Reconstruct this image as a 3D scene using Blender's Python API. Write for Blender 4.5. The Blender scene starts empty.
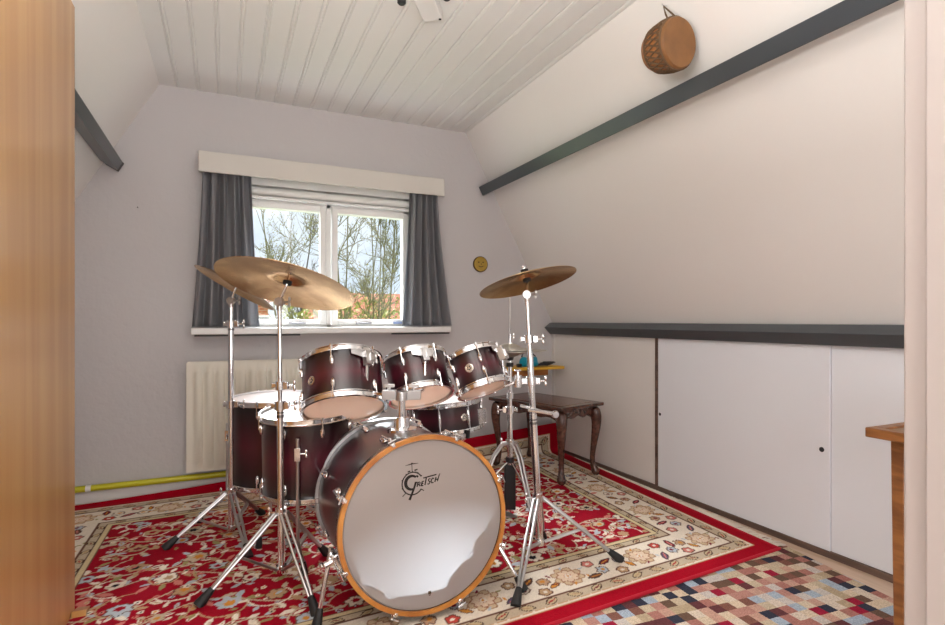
import bpy, math, random
import numpy as np
from mathutils import Vector as V, Matrix
PI = math.pi
scn = bpy.context.scene
col = scn.collection

# ------------------------------------------------------------------ helpers
def nrm(a):
    return V(a).normalized()

def frame(n, ref=(0, -1, 0)):
    n = nrm(n)
    r = V(ref)
    e1 = (r - n * r.dot(n)).normalized()
    return n, e1, e1.cross(n) * -1      # n, towards the viewer, to the right

ORIG = {}

class MB:
    """collects shapes, links them as ONE mesh object"""
    def __init__(s):
        s.v, s.f, s.uv = [], [], {}
    def add(s, vs, fs, uvs=None):
        b = len(s.v)
        s.v += [tuple(p) for p in vs]
        for i, f in enumerate(fs):
            if uvs: s.uv[len(s.f)] = uvs[i]
            s.f.append(tuple(b + k for k in f))
        return s
    def box(s, lo, hi):
        x0, y0, z0 = lo; x1, y1, z1 = hi
        return s.hexa([(x0, y0, z0), (x1, y0, z0), (x1, y1, z0), (x0, y1, z0),
                       (x0, y0, z1), (x1, y0, z1), (x1, y1, z1), (x0, y1, z1)])
    def hexa(s, p):
        return s.add(p, [(3, 2, 1, 0), (4, 5, 6, 7), (0, 1, 5, 4), (1, 2, 6, 5), (2, 3, 7, 6), (3, 0, 4, 7)])
    def obox(s, c, ax, ay, az, sx, sy, sz):
        c = V(c); ax, ay, az = nrm(ax) * sx / 2, nrm(ay) * sy / 2, nrm(az) * sz / 2
        if ax.cross(ay).dot(az) < 0: ax = -ax
        q = [c + a * ax + b * ay + d * az for d in (-1, 1) for a, b in ((-1, -1), (1, -1), (1, 1), (-1, 1))]
        return s.hexa(q)
    def prism(s, poly, d, closed=True):
        """poly: 3D points, swept along vector d"""
        n = len(poly); d = V(d)
        vs = [V(p) for p in poly] + [V(p) + d for p in poly]
        fs = [(i, (i + 1) % n, n + (i + 1) % n, n + i) for i in range(n)]
        fs += [tuple(range(n - 1, -1, -1)), tuple(range(n, 2 * n))]
        return s.add(vs, fs)
    def tube(s, pts, r, n=10, cap=True, closed=False, squash=1.0):
        pts = [V(p) for p in pts]
        m = len(pts)
        rs = r if isinstance(r, (list, tuple)) else [r] * m
        tan = []
        for i in range(m):
            a = pts[i - 1] if (i > 0 or closed) else pts[i]
            b = pts[(i + 1) % m] if (i < m - 1 or closed) else pts[i]
            tan.append((b - a).normalized())
        up = V((0, 0, 1)) if abs(tan[0].z) < .9 else V((1, 0, 0))
        x = (up - tan[0] * up.dot(tan[0])).normalized()
        vs = []
        for i in range(m):
            x = (x - tan[i] * x.dot(tan[i]))
            x = x.normalized() if x.length > 1e-6 else tan[i].orthogonal().normalized()
            y = tan[i].cross(x)
            for k in range(n):
                a = 2 * PI * k / n
                vs.append(pts[i] + (x * math.cos(a) + y * math.sin(a) * squash) * rs[i])
        fs = []
        for i in range(m if closed else m - 1):
            j = (i + 1) % m
            for k in range(n):
                l = (k + 1) % n
                fs.append((i * n + k, i * n + l, j * n + l, j * n + k))
        if cap and not closed:
            fs.append(tuple(range(n - 1, -1, -1))); fs.append(tuple(range((m - 1) * n, m * n)))
        return s.add(vs, fs)
    def lathe(s, C, n, prof, seg=48, loop=False, ref=(0, -1, 0)):
        """prof: (radius, height) along axis n from C"""
        C = V(C); n, e1, e2 = frame(n, ref)
        m = len(prof); vs = []
        for r, h in prof:
            for k in range(seg):
                a = 2 * PI * k / seg
                vs.append(C + n * h + (e1 * math.cos(a) + e2 * math.sin(a)) * max(r, 1e-5))
        hs = [p[1] for p in prof]; h0, h1 = min(hs), max(hs); dh = (h1 - h0) or 1
        fs, uvs = [], []
        for i in range(m if loop else m - 1):
            j = (i + 1) % m
            for k in range(seg):
                l = (k + 1) % seg
                fs.append((i * seg + k, j * seg + k, j * seg + l, i * seg + l))
                a, b = (prof[i][1] - h0) / dh, (prof[j][1] - h0) / dh
                uvs.append(((k / seg, a), (k / seg, b), ((k + 1) / seg, b), ((k + 1) / seg, a)))
        return s.add(vs, fs, uvs)
    def ball(s, c, r, ax=None, seg=14, rings=8):
        c = V(c)
        r = r if isinstance(r, (list, tuple)) else (r, r, r)
        ax = ax or (V((1, 0, 0)), V((0, 1, 0)), V((0, 0, 1)))
        vs = [c + ax[2] * r[2]]
        for i in range(1, rings):
            t = PI * i / rings
            for k in range(seg):
                a = 2 * PI * k / seg
                vs.append(c + ax[0] * r[0] * math.sin(t) * math.cos(a) + ax[1] * r[1] * math.sin(t) * math.sin(a) + ax[2] * r[2] * math.cos(t))
        vs.append(c - ax[2] * r[2])
        fs = [(0, 1 + k, 1 + (k + 1) % seg) for k in range(seg)]
        for i in range(rings - 2):
            for k in range(seg):
                a = 1 + i * seg + k; b = 1 + i * seg + (k + 1) % seg
                fs.append((a, a + seg, b + seg, b))
        e = len(vs) - 1; o = 1 + (rings - 2) * seg
        fs += [(e, o + (k + 1) % seg, o + k) for k in range(seg)]
        return s.add(vs, fs)
    def build(s, name, mat, parent=None, loc=None, smooth=True, bevel=0, angle=35, solid=0, subsurf=0):
        if parent is not None: o0 = ORIG[parent.name]
        else: o0 = V(loc) if loc is not None else V((0, 0, 0))
        me = bpy.data.meshes.new(name)
        me.from_pydata([(a - o0.x, b - o0.y, c - o0.z) for a, b, c in s.v], [], s.f)
        if s.uv:
            ul = me.uv_layers.new(name='UVMap')
            for p in me.polygons:
                if p.index in s.uv:
                    for q, li in enumerate(p.loop_indices): ul.data[li].uv = s.uv[p.index][q]
        me.validate()
        me.update()
        if smooth:
            me.shade_smooth()
            me.set_sharp_from_angle(angle=math.radians(angle))
        o = bpy.data.objects.new(name, me); col.objects.link(o)
        if mat: me.materials.append(mat)
        if parent is not None: o.parent = parent
        else: o.location = o0
        ORIG[o.name] = o0
        if solid:
            m = o.modifiers.new('s', 'SOLIDIFY'); m.thickness = solid; m.offset = 0
        if subsurf:
            m = o.modifiers.new('u', 'SUBSURF'); m.levels = m.render_levels = subsurf
        if bevel:
            m = o.modifiers.new('b', 'BEVEL'); m.width = bevel; m.segments = 2; m.limit_method = 'ANGLE'; m.angle_limit = math.radians(40)
        return o

def tag(o, label=None, cat=None, group=None, kind=None):
    if label: o['label'] = label
    if cat: o['category'] = cat
    if group: o['group'] = group
    if kind: o['kind'] = kind
    return o

def thing(name, loc, label, cat, group=None):
    o = bpy.data.objects.new(name, None); col.objects.link(o)
    o.location = loc; o.empty_display_size = .05
    ORIG[o.name] = V(loc)
    return tag(o, label, cat, group)

def struct(o):
    o['kind'] = 'structure'; return o

def lin(r, g, b):
    return tuple((c / 12.92 if c <= .04045 else ((c + .055) / 1.055) ** 2.4) for c in (r / 255, g / 255, b / 255))

# ------------------------------------------------------------------ materials
def mat(name, c=(.5, .5, .5), rough=.5, metal=0, spec=.5, coat=0, coat_rough=.1, bump=0, bscale=60, vary=0, vscale=8, sheen=0):
    m = bpy.data.materials.new(name); m.use_nodes = True
    nt = m.node_tree; b = nt.nodes['Principled BSDF']
    b.inputs['Base Color'].default_value = (*c, 1)
    b.inputs['Roughness'].default_value = rough
    b.inputs['Metallic'].default_value = metal
    b.inputs['Specular IOR Level'].default_value = spec
    b.inputs['Coat Weight'].default_value = coat
    b.inputs['Coat Roughness'].default_value = coat_rough
    if sheen: b.inputs['Sheen Weight'].default_value = sheen
    N, L = nt.nodes, nt.links
    tc = N.new('ShaderNodeTexCoord')
    if bump:
        t = N.new('ShaderNodeTexNoise'); t.inputs['Scale'].default_value = bscale; t.inputs['Detail'].default_value = 4
        L.new(tc.outputs['Object'], t.inputs['Vector'])
        bp = N.new('ShaderNodeBump'); bp.inputs['Strength'].default_value = bump; bp.inputs['Distance'].default_value = .01
        L.new(t.outputs['Fac'], bp.inputs['Height']); L.new(bp.outputs['Normal'], b.inputs['Normal'])
    if vary:
        t = N.new('ShaderNodeTexNoise'); t.inputs['Scale'].default_value = vscale; t.inputs['Detail'].default_value = 5
        L.new(tc.outputs['Object'], t.inputs['Vector'])
        mx = N.new('ShaderNodeMix'); mx.data_type = 'RGBA'
        mx.inputs['A'].default_value = (*[x * (1 - vary) for x in c], 1)
        mx.inputs['B'].default_value = (*[min(1, x * (1 + vary)) for x in c], 1)
        L.new(t.outputs['Fac'], mx.inputs['Factor']); L.new(mx.outputs['Result'], b.inputs['Base Color'])
    return m

def wood(name, c1, c2, rough=.35, scale=(1, 1, 14), coat=.0, dist=3.0, wscale=3, spec=.5):
    """grain stretched along one axis; c1/c2 are the light and dark grain tones"""
    m = mat(name, c1, rough, coat=coat, spec=spec); nt = m.node_tree; N, L = nt.nodes, nt.links
    b = N['Principled BSDF']
    tc = N.new('ShaderNodeTexCoord'); mp = N.new('ShaderNodeMapping'); mp.inputs['Scale'].default_value = scale
    L.new(tc.outputs['Object'], mp.inputs['Vector'])
    t = N.new('ShaderNodeTexNoise'); t.inputs['Scale'].default_value = wscale; t.inputs['Detail'].default_value = 6; t.inputs['Distortion'].default_value = dist * .2
    L.new(mp.outputs['Vector'], t.inputs['Vector'])
    r = N.new('ShaderNodeValToRGB'); r.color_ramp.elements[0].position = .35; r.color_ramp.elements[1].position = .68
    r.color_ramp.elements[0].color = (*c2, 1); r.color_ramp.elements[1].color = (*c1, 1)
    L.new(t.outputs['Fac'], r.inputs['Fac']); L.new(r.outputs['Color'], b.inputs['Base Color'])
    return m

M = {}
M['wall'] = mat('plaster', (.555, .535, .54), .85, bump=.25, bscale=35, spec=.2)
M['slope'] = mat('slope_plaster', (.80, .775, .75), .8, bump=.15, bscale=20, spec=.25)
M['ceil'] = mat('ceiling_paint', (.80, .795, .78), .55, spec=.3)
M['white'] = mat('white_paint', (.80, .795, .78), .35)
M['cream'] = mat('cream_board', (.60, .575, .53), .5)
M['panel'] = mat('white_panel', (.78, .80, .845), .3, spec=.4)
M['panel_warm'] = mat('warm_white_panel', (.78, .75, .72), .4)
M['beam'] = mat('slate_paint', (.058, .068, .078), .3, vary=.15, vscale=5)
M['beam_bare'] = mat('dusty_paint', (.32, .33, .30), .6, vary=.3, vscale=20)
M['chrome'] = mat('chrome', (.82, .82, .83), .13, metal=1)
M['steel'] = mat('brushed_steel', (.62, .62, .63), .28, metal=1)
M['leg_metal'] = mat('leg_steel', (.50, .49, .49), .30, metal=1)
M['chrome_dk'] = mat('black_nickel', (.25, .25, .26), .25, metal=1)
M['brass'] = mat('brass', (.75, .55, .22), .25, metal=1)
M['rubber'] = mat('black_rubber', (.012, .012, .013), .6)
M['felt'] = mat('black_felt', (.02, .02, .02), .95)
M['black'] = mat('black_plastic', (.015, .015, .017), .4)
M['wood_hoop'] = wood('maple_hoop', lin(205, 140, 66), lin(170, 105, 45), .3, (3, 3, 3), coat=.4)
M['stool'] = wood('dark_mahogany', lin(98, 62, 50), lin(56, 34, 28), .22, (14, 2, 14), coat=.4)
M['oak_table'] = wood('brown_oak', lin(150, 98, 52), lin(110, 66, 32), .4, (14, 3, 14), coat=.1)
M['door'] = wood('honey_door', lin(206, 158, 94), lin(188, 134, 72), .42, (6, 6, .25), coat=1, wscale=2); M['door'].node_tree.nodes['Principled BSDF'].inputs['Coat Roughness'].default_value = .25
M['trimwood'] = wood('brown_track', lin(120, 96, 84), lin(84, 66, 58), .5, (8, 1, 8))
M['shelf'] = mat('yellow_shelf', lin(206, 158, 42), .45)
M['shelfbox'] = wood('shelf_apron', lin(176, 110, 48), lin(140, 80, 34), .5, (3, 12, 12))
M['radiator'] = mat('radiator_enamel', (.74, .70, .60), .35)
M['pipe'] = mat('chartreuse_pipe', lin(196, 190, 30), .4)
M['skirt'] = mat('grey_skirting', (.70, .68, .67), .5)
M['teal'] = mat('teal_plastic', lin(10, 140, 165), .4)
M['hide'] = mat('drum_hide', lin(132, 90, 50), .55, vary=.4, vscale=14)
M['calabash'] = mat('calabash', lin(164, 106, 56), .5, vary=.25, vscale=10)
M['lacing'] = mat('hide_lacing', lin(104, 80, 56), .8, vary=.3, vscale=40)
M['plaque'] = mat('yellow_plaque', lin(168, 138, 52), .6, vary=.15, vscale=30)
M['plaque_dk'] = mat('plaque_dark', lin(70, 52, 28), .7)
M['floor'] = wood('beige_floor', lin(205, 180, 158), lin(188, 160, 136), .5, (10, 1, 10))
M['logo'] = mat('logo_black', (.008, .006, .006), .5)
M['pillow'] = mat('grey_blanket', (.05, .05, .055), .95)
M['spring'] = mat('dark_slot', (.03, .03, .03), .6)
M['bark'] = mat('bark', lin(70, 64, 52), .9, vary=.3, vscale=6)
M['bark_green'] = mat('mossy_bark', lin(104, 102, 66), .9, vary=.3, vscale=4)
M['hedge'] = mat('hedge_leaves', lin(150, 152, 80), .8, vary=.4, vscale=3)
M['lawn'] = mat('lawn', lin(96, 110, 60), .9, vary=.2)
M['slate'] = mat('tile', lin(176, 98, 68), .8, vary=.2)
M['hinge'] = mat('grey_hinge', (.3, .3, .31), .35, metal=.8)

def burst_mat():
    m = mat('cherry_burst', (.2, .01, .02), .32, coat=.5, coat_rough=.12)
    nt = m.node_tree; N, L = nt.nodes, nt.links; b = N['Principled BSDF']
    uv = N.new('ShaderNodeTexCoord'); sx = N.new('ShaderNodeSeparateXYZ')
    L.new(uv.outputs['UV'], sx.inputs['Vector'])
    r = N.new('ShaderNodeValToRGB'); e = r.color_ramp.elements
    e[0].position = 0.02; e[0].color = (.004, .002, .003, 1)
    e[1].position = .98; e[1].color = (.004, .002, .003, 1)
    for p, c in ((.22, (.028, .003, .006)), (.5, (.082, .007, .018)), (.78, (.028, .003, .006))):
        q = e.new(p); q.color = (*c, 1)
    L.new(sx.outputs['Y'], r.inputs['Fac'])
    # fine wood grain under the lacquer
    mp = N.new('ShaderNodeMapping'); mp.inputs['Scale'].default_value = (3, 60, 1)
    L.new(uv.outputs['UV'], mp.inputs['Vector'])
    t = N.new('ShaderNodeTexNoise'); t.inputs['Scale'].default_value = 3; t.inputs['Detail'].default_value = 5
    L.new(mp.outputs['Vector'], t.inputs['Vector'])
    mx = N.new('ShaderNodeMix'); mx.data_type = 'RGBA'; mx.blend_type = 'MULTIPLY'; mx.inputs['Factor'].default_value = .5
    L.new(r.outputs['Color'], mx.inputs['A']); L.new(t.outputs['Color'], mx.inputs['B'])
    mr = N.new('ShaderNodeMix'); mr.data_type = 'RGBA'; mr.inputs['Factor'].default_value = .55
    L.new(mx.outputs['Result'], mr.inputs['A']); L.new(r.outputs['Color'], mr.inputs['B'])
    L.new(mr.outputs['Result'], b.inputs['Base Color'])
    return m
M['burst'] = burst_mat()
M['ply'] = mat('maple_ply', lin(226, 186, 144), .5)

def cymbal_mat():
    m = mat('cymbal_bronze', lin(196, 158, 104), .24, metal=1)
    nt = m.node_tree; N, L = nt.nodes, nt.links; b = N['Principled BSDF']
    uv = N.new('ShaderNodeTexCoord'); at = N.new('ShaderNodeAttribute'); at.attribute_name = 'rad'
    w = N.new('ShaderNodeMath'); w.operation = 'MULTIPLY'; w.inputs[1].default_value = 900
    L.new(at.outputs['Fac'], w.inputs[0])
    s = N.new('ShaderNodeMath'); s.operation = 'SINE'; L.new(w.outputs[0], s.inputs[0])
    t = N.new('ShaderNodeTexNoise'); t.inputs['Scale'].default_value = 9; t.inputs['Detail'].default_value = 4
    L.new(uv.outputs['Object'], t.inputs['Vector'])
    r = N.new('ShaderNodeValToRGB')
    r.color_ramp.elements[0].position = .35; r.color_ramp.elements[0].color = (*lin(178, 140, 96), 1)
    r.color_ramp.elements[1].position = .65; r.color_ramp.elements[1].color = (*lin(226, 190, 140), 1)
    L.new(t.outputs['Fac'], r.inputs['Fac']); L.new(r.outputs['Color'], b.inputs['Base Color'])
    bp = N.new('ShaderNodeBump'); bp.inputs['Strength'].default_value = .12; bp.inputs['Distance'].default_value = .001
    L.new(s.outputs[0], bp.inputs['Height']); L.new(bp.outputs['Normal'], b.inputs['Normal'])
    return m
M['cymbal'] = cymbal_mat()
M['cymbal_white'] = mat('hihat_metal', lin(214, 206, 190), .28, metal=1)

def glass_mat(name, tint=(1, 1, 1), gloss=.06, rough=.0):
    m = bpy.data.materials.new(name); m.use_nodes = True
    nt = m.node_tree; N, L = nt.nodes, nt.links; N.clear()
    o = N.new('ShaderNodeOutputMaterial'); t = N.new('ShaderNodeBsdfTransparent'); g = N.new('ShaderNodeBsdfGlossy')
    t.inputs['Color'].default_value = (*tint, 1); g.inputs['Roughness'].default_value = rough
    mx = N.new('ShaderNodeMixShader'); mx.inputs[0].default_value = gloss
    L.new(t.outputs[0], mx.inputs[1]); L.new(g.outputs[0], mx.inputs[2]); L.new(mx.outputs[0], o.inputs[0])
    return m
M['glass'] = glass_mat('window_glass', (.97, .985, .98), .05)
M['clear_head'] = glass_mat('clear_film_head', (.93, .94, .95), .08, .1)

def film_mat(name, c, trans, tc, rough=.3):
    """translucent drum head: light from behind shows through"""
    m = mat(name, c, rough); nt = m.node_tree; N, L = nt.nodes, nt.links
    b = N['Principled BSDF']; out = N['Material Output']
    t = N.new('ShaderNodeBsdfTranslucent'); t.inputs['Color'].default_value = (*tc, 1)
    mx = N.new('ShaderNodeMixShader'); mx.inputs[0].default_value = trans
    L.new(b.outputs[0], mx.inputs[1]); L.new(t.outputs[0], mx.inputs[2]); L.new(mx.outputs[0], out.inputs['Surface'])
    return m
M['bass_head'] = film_mat('coated_bass_head', (.62, .56, .53), .5, (.9, .93, .98))
M['reso'] = film_mat('resonant_head', lin(242, 206, 182), .55, (.97, .82, .72), .15)
M['head_white'] = film_mat('coated_white_head', (.82, .83, .85), .55, (.95, .95, .95), .4)
M['curtain'] = film_mat('grey_curtain', (.22, .22, .235), .18, (.55, .58, .63), .8)

def checker_carpet():
    m = mat('checkered_pile', (.4, .3, .25), .95, spec=.1); nt = m.node_tree; N, L = nt.nodes, nt.links
    b = N['Principled BSDF']
    tc = N.new('ShaderNodeTexCoord'); mp = N.new('ShaderNodeMapping')
    mp.inputs['Scale'].default_value = (1 / .044, 1 / .043, 1)
    mp.inputs['Rotation'].default_value = (0, 0, math.radians(4))
    L.new(tc.outputs['Object'], mp.inputs['Vector'])
    nz = N.new('ShaderNodeTexNoise'); nz.inputs['Scale'].default_value = 160; nz.inputs['Detail'].default_value = 2
    L.new(tc.outputs['Object'], nz.inputs['Vector'])
    # slight ragged cell edges
    sub = N.new('ShaderNodeVectorMath'); sub.operation = 'SCALE'; sub.inputs['Scale'].default_value = .12
    L.new(nz.outputs['Color'], sub.inputs[0])
    ad = N.new('ShaderNodeVectorMath'); ad.operation = 'ADD'
    L.new(mp.outputs['Vector'], ad.inputs[0]); L.new(sub.outputs[0], ad.inputs[1])
    fl = N.new('ShaderNodeVectorMath'); fl.operation = 'FLOOR'; L.new(ad.outputs[0], fl.inputs[0])
    wn = N.new('ShaderNodeTexWhiteNoise'); wn.noise_dimensions = '2D'; L.new(fl.outputs[0], wn.inputs['Vector'])
    r = N.new('ShaderNodeValToRGB'); r.color_ramp.interpolation = 'CONSTANT'
    cs = [(205, 185, 160), (176, 128, 116), (126, 84, 72), (150, 30, 54), (206, 190, 172), (104, 80, 66), (52, 54, 68), (160, 172, 186), (190, 150, 132), (176, 156, 128), (192, 182, 174), (96, 54, 56), (166, 112, 102), (190, 172, 146)]
    e = r.color_ramp.elements
    e[0].position = 0; e[0].color = (*lin(*cs[0]), 1); e[1].position = 1 / len(cs); e[1].color = (*lin(*cs[1]), 1)
    for i, c in enumerate(cs[2:], 2):
        q = e.new(i / len(cs)); q.color = (*lin(*c), 1)
    L.new(wn.outputs['Value'], r.inputs['Fac'])
    n2 = N.new('ShaderNodeTexNoise'); n2.inputs['Scale'].default_value = 240; n2.inputs['Detail'].default_value = 2
    L.new(tc.outputs['Object'], n2.inputs['Vector'])
    mr = N.new('ShaderNodeMapRange'); mr.inputs['From Min'].default_value = .3; mr.inputs['From Max'].default_value = .7; mr.inputs['To Min'].default_value = .68; mr.inputs['To Max'].default_value = 1.2
    L.new(n2.outputs['Fac'], mr.inputs['Value'])
    mx = N.new('ShaderNodeMix'); mx.data_type = 'RGBA'; mx.blend_type = 'MULTIPLY'; mx.inputs['Factor'].default_value = 1
    L.new(r.outputs['Color'], mx.inputs['A']); L.new(mr.outputs['Result'], mx.inputs['B'])
    L.new(mx.outputs['Result'], b.inputs['Base Color'])
    bp = N.new('ShaderNodeBump'); bp.inputs['Strength'].default_value = .5; bp.inputs['Distance'].default_value = .006
    L.new(n2.outputs['Fac'], bp.inputs['Height']); L.new(bp.outputs['Normal'], b.inputs['Normal'])
    return m
M['check'] = checker_carpet()

def rug_mat():
    m = mat('rug_pile', (.5, .1, .1), .95, spec=.1, bump=.35, bscale=220); nt = m.node_tree
    a = nt.nodes.new('ShaderNodeAttribute'); a.attribute_name = 'weave'
    nt.links.new(a.outputs['Color'], nt.nodes['Principled BSDF'].inputs['Base Color'])
    return m
M['rug'] = rug_mat()
M['fringe'] = mat('rug_fringe', lin(214, 204, 190), .95)

def brick_mat(name, c1, c2, mortar, scale):
    m = mat(name, c1, .9, spec=.1); nt = m.node_tree; N, L = nt.nodes, nt.links
    tc = N.new('ShaderNodeTexCoord'); mp = N.new('ShaderNodeMapping'); mp.inputs['Rotation'].default_value = (PI / 2, 0, 0)
    L.new(tc.outputs['Object'], mp.inputs['Vector'])
    b = N.new('ShaderNodeTexBrick'); b.inputs['Scale'].default_value = scale
    b.inputs['Color1'].default_value = (*c1, 1); b.inputs['Color2'].default_value = (*c2, 1); b.inputs['Mortar'].default_value = (*mortar, 1)
    L.new(mp.outputs['Vector'], b.inputs['Vector']); L.new(b.outputs['Color'], N['Principled BSDF'].inputs['Base Color'])
    return m
M['brick'] = brick_mat('house_brick', lin(214, 126, 92), lin(190, 104, 74), lin(205, 190, 175), 2.2)
M['rooftile'] = brick_mat('roof_tiles', lin(204, 140, 112), lin(186, 118, 92), lin(150, 96, 76), 2.6)

# ------------------------------------------------------------------ room shell
YB, YR = 3.5, -1.7          # gable wall, far end behind the viewer
XL, XR, ZC = -1.09, 2.275, 2.31
CL, CR = -.337, 1.555       # where the slopes meet the ceiling
KN = .965

m = MB().box((XL - .2, YR - .2, -.12), (XR + .3, YB + .2, 0))
struct(m.build('floor', M['floor'], smooth=False))

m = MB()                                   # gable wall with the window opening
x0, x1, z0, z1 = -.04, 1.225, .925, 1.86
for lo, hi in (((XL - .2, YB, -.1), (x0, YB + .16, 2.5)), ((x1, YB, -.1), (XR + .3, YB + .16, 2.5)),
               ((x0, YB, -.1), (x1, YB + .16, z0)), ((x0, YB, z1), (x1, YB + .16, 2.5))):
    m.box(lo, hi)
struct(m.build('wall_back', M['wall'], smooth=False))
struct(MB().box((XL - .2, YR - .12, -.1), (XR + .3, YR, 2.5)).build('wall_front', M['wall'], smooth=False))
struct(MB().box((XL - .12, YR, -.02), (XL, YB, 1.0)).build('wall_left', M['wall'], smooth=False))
struct(MB().box((XR + .012, YR, -.02), (XR + .14, YB, 1.0)).build('wall_right', M['panel_warm'], smooth=False))
for nm, a, b, mt in (('ceiling_left', (XL, KN), (CL, ZC), 'slope'), ('ceiling_right', (XR, KN), (CR, ZC), 'slope')):
    d = V((b[0] - a[0], 0, b[1] - a[1])).normalized()
    o = V((d.z, 0, -d.x)) * .12
    if nm == 'ceiling_left': o = -o
    A = V((a[0], YR, a[1])) - d * .03; B = V((b[0], YR, b[1])) + d * .06
    mb = MB().prism([A, B, B + o, A + o], (0, YB - YR, 0))
    struct(mb.build(nm, M[mt], smooth=False))
# boarded ceiling: tongue-and-groove boards with a bead beside each joint
prof = []
W = .1046; x = CL - .02
while x < CR + .03:
    prof += [(x, ZC + .007), (x + .003, ZC + .007), (x + .005, ZC), (x + .012, ZC - .0022), (x + .017, ZC + .004), (x + .020, ZC), (x + W - .004, ZC), (x + W - .001, ZC + .005)]
    x += W
prof = [(CL - .06, ZC + .007)] + prof + [(CR + .08, ZC + .007)]
poly = [V((a, YR, b)) for a, b in prof] + [V((CR + .08, YR, ZC + .1)), V((CL - .06, YR, ZC + .1))]
struct(MB().prism(poly, (0, YB - YR, 0)).build('ceiling', M['ceil'], smooth=False))
# wall between room and landing, with the painted door post at its end
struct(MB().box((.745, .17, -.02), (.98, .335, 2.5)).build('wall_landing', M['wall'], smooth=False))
jm = MB()
jm.box((.708, .333, 0), (.75, .358, ZC + .02))
jm.box((.699, .15, 0), (.75, .333, ZC + .02))
struct(jm.build('trim_doorpost', mat('doorpost_paint', (.53, .475, .455), .4), bevel=.003))

# roof purlins and the chamfered rail
def purlin(nm, sx, foot, top):
    d = V((top[0] - foot[0], 0, top[1] - foot[1])).normalized()      # up the slope
    inn = V((-d.z * sx, 0, d.x * sx))                                   # into the room
    return d, inn
d = V((CR - XR, 0, ZC - KN)).normalized(); inn = V((-d.z, 0, d.x))
P0 = V((1.716, 0, 1.868)); P1 = P0 + d * .068
pb = MB().prism([P0 + V((0, -.6, 0)), P1 + V((0, -.6, 0)), P1 - inn * .13 + V((0, -.6, 0)), P0 - inn * .13 + V((0, -.6, 0))], (-.046, YB + .6 - .03, 0))
bm_ = pb.build('trim_1', M['beam'], bevel=.003); struct(bm_)
# worn, lighter stretch of the paint
dd = V((-d.z, 0, d.x))
# left purlin
dl = V((CL - XL, 0, ZC - KN)).normalized(); il = V((dl.z, 0, -dl.x))
Q0 = V((-.528, 0, 1.790)); Q1 = Q0 + dl * .054
ql = MB().prism([Q0, Q1, Q1 - il * .09, Q0 - il * .09], (0, YB - .05, 0))
o = ql.build('trim_2', M['beam'], bevel=.004); struct(o)
struct(MB().prism([Q0 + V((0, YB - .05, 0)) , Q1 + V((0, YB - .05, 0)), Q1 - il * .066 + V((0, YB - .05, 0)), Q0 - il * .066 + V((0, YB - .05, 0))], (0, .03, 0)).build('beam_end_plate', M['black'], parent=o, smooth=False))
rl = MB().prism([(XR, .35, .965), (XR - .03, .35, .963), (XR - .078, .35, .928), (XR - .03, .35, .878), (XR, .35, .878)], (0, YB - .36, 0))
struct(rl.build('trim_3', M['beam'], smooth=False, bevel=.003))
struct(MB().box((XL, YB - .018, 0), (XR, YB, .062)).build('baseboard_back', M['skirt'], bevel=.004))
struct(MB().box((XR - .012, .42, 0), (XR + .012, YB - .02, .026)).build('baseboard_right', M['trimwood'], smooth=False))

# open door at the left edge
dr = MB().box((-.497, 1.36, .012), (-.457, 2.2, 2.03))
door = tag(struct(dr.build('door_1', M['door'], bevel=.003)), 'tall honey-coloured wooden door standing open at the left edge')
hb = MB()
for z in (.25, 1.75): hb.tube([(-.462, 1.352, z - .04), (-.462, 1.352, z + .04)], .008, 10)
struct(hb.build('hinge', M['hinge'], parent=door))
mb = MB().hexa([(-.455, 2.14, 0), (-.415, 2.14, 0), (-.415, 2.21, 0), (-.455, 2.21, 0), (-.455, 2.14, .032), (-.415, 2.14, .032), (-.415, 2.21, .012), (-.455, 2.21, .012)])
wl = mb.build('door_wedge', M['door'], loc=(-.435, 2.17, 0), bevel=.002)
tag(wl, 'small orange wooden wedge on the rug at the foot of the open door', 'doorstop')

# ------------------------------------------------------------------ knee-wall cupboard doors
def cup(y0, y1, xo, label, mt, hole, frame_left=False):
    t = thing('cupboard_door', (XR + xo, (y0 + y1) / 2, .026), label, 'cupboard door', 'white cupboard doors along the right wall')
    MB().box((XR + xo - .006, y0, .027), (XR + xo + .006, y1, .877)).build('panel', M[mt], parent=t, smooth=False, bevel=.0015)
    if hole:
        hy, hz = hole
        h = MB().lathe((XR + xo - .0065, hy, hz), (-1, 0, 0), [(.0105, 0), (.0105, .0012), (.0085, .0012), (.0085, .0004), (0, .0004)], 20)
        tag(h.build('finger_hole', M['black'], parent=t), 'black finger hole')
    return t
cup(2.405, 3.46, .004, 'warm white cupboard door behind the dark side table, nearest the window wall', 'panel_warm', None)
cup(1.41, 2.382, -.002, 'white cupboard door with two black finger holes right of the brown upright', 'panel', (1.443, .441))
cup(.43, 1.408, .0055, 'white cupboard door nearest the doorpost, behind the brown table', 'panel', None)
for t in [o for o in bpy.data.objects if o.name.startswith('cupboard_door')][1:2]:
    h = MB().lathe((XR - .0085, 2.366, .443), (-1, 0, 0), [(.0085, 0), (.0085, .0012), (.006, .0012), (.006, .0004), (0, .0004)], 20)
    tag(h.build('finger_hole', M['black'], parent=t), 'black finger hole')
struct(MB().box((XR - .010, 2.383, .026), (XR + .012, 2.404, .878)).build('trim_4', M['trimwood'], smooth=False))
struct(MB().box((XR - .004, 3.462, .0), (XR + .012, YB, .878)).build('trim_5', M['panel_warm'], smooth=False))

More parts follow.
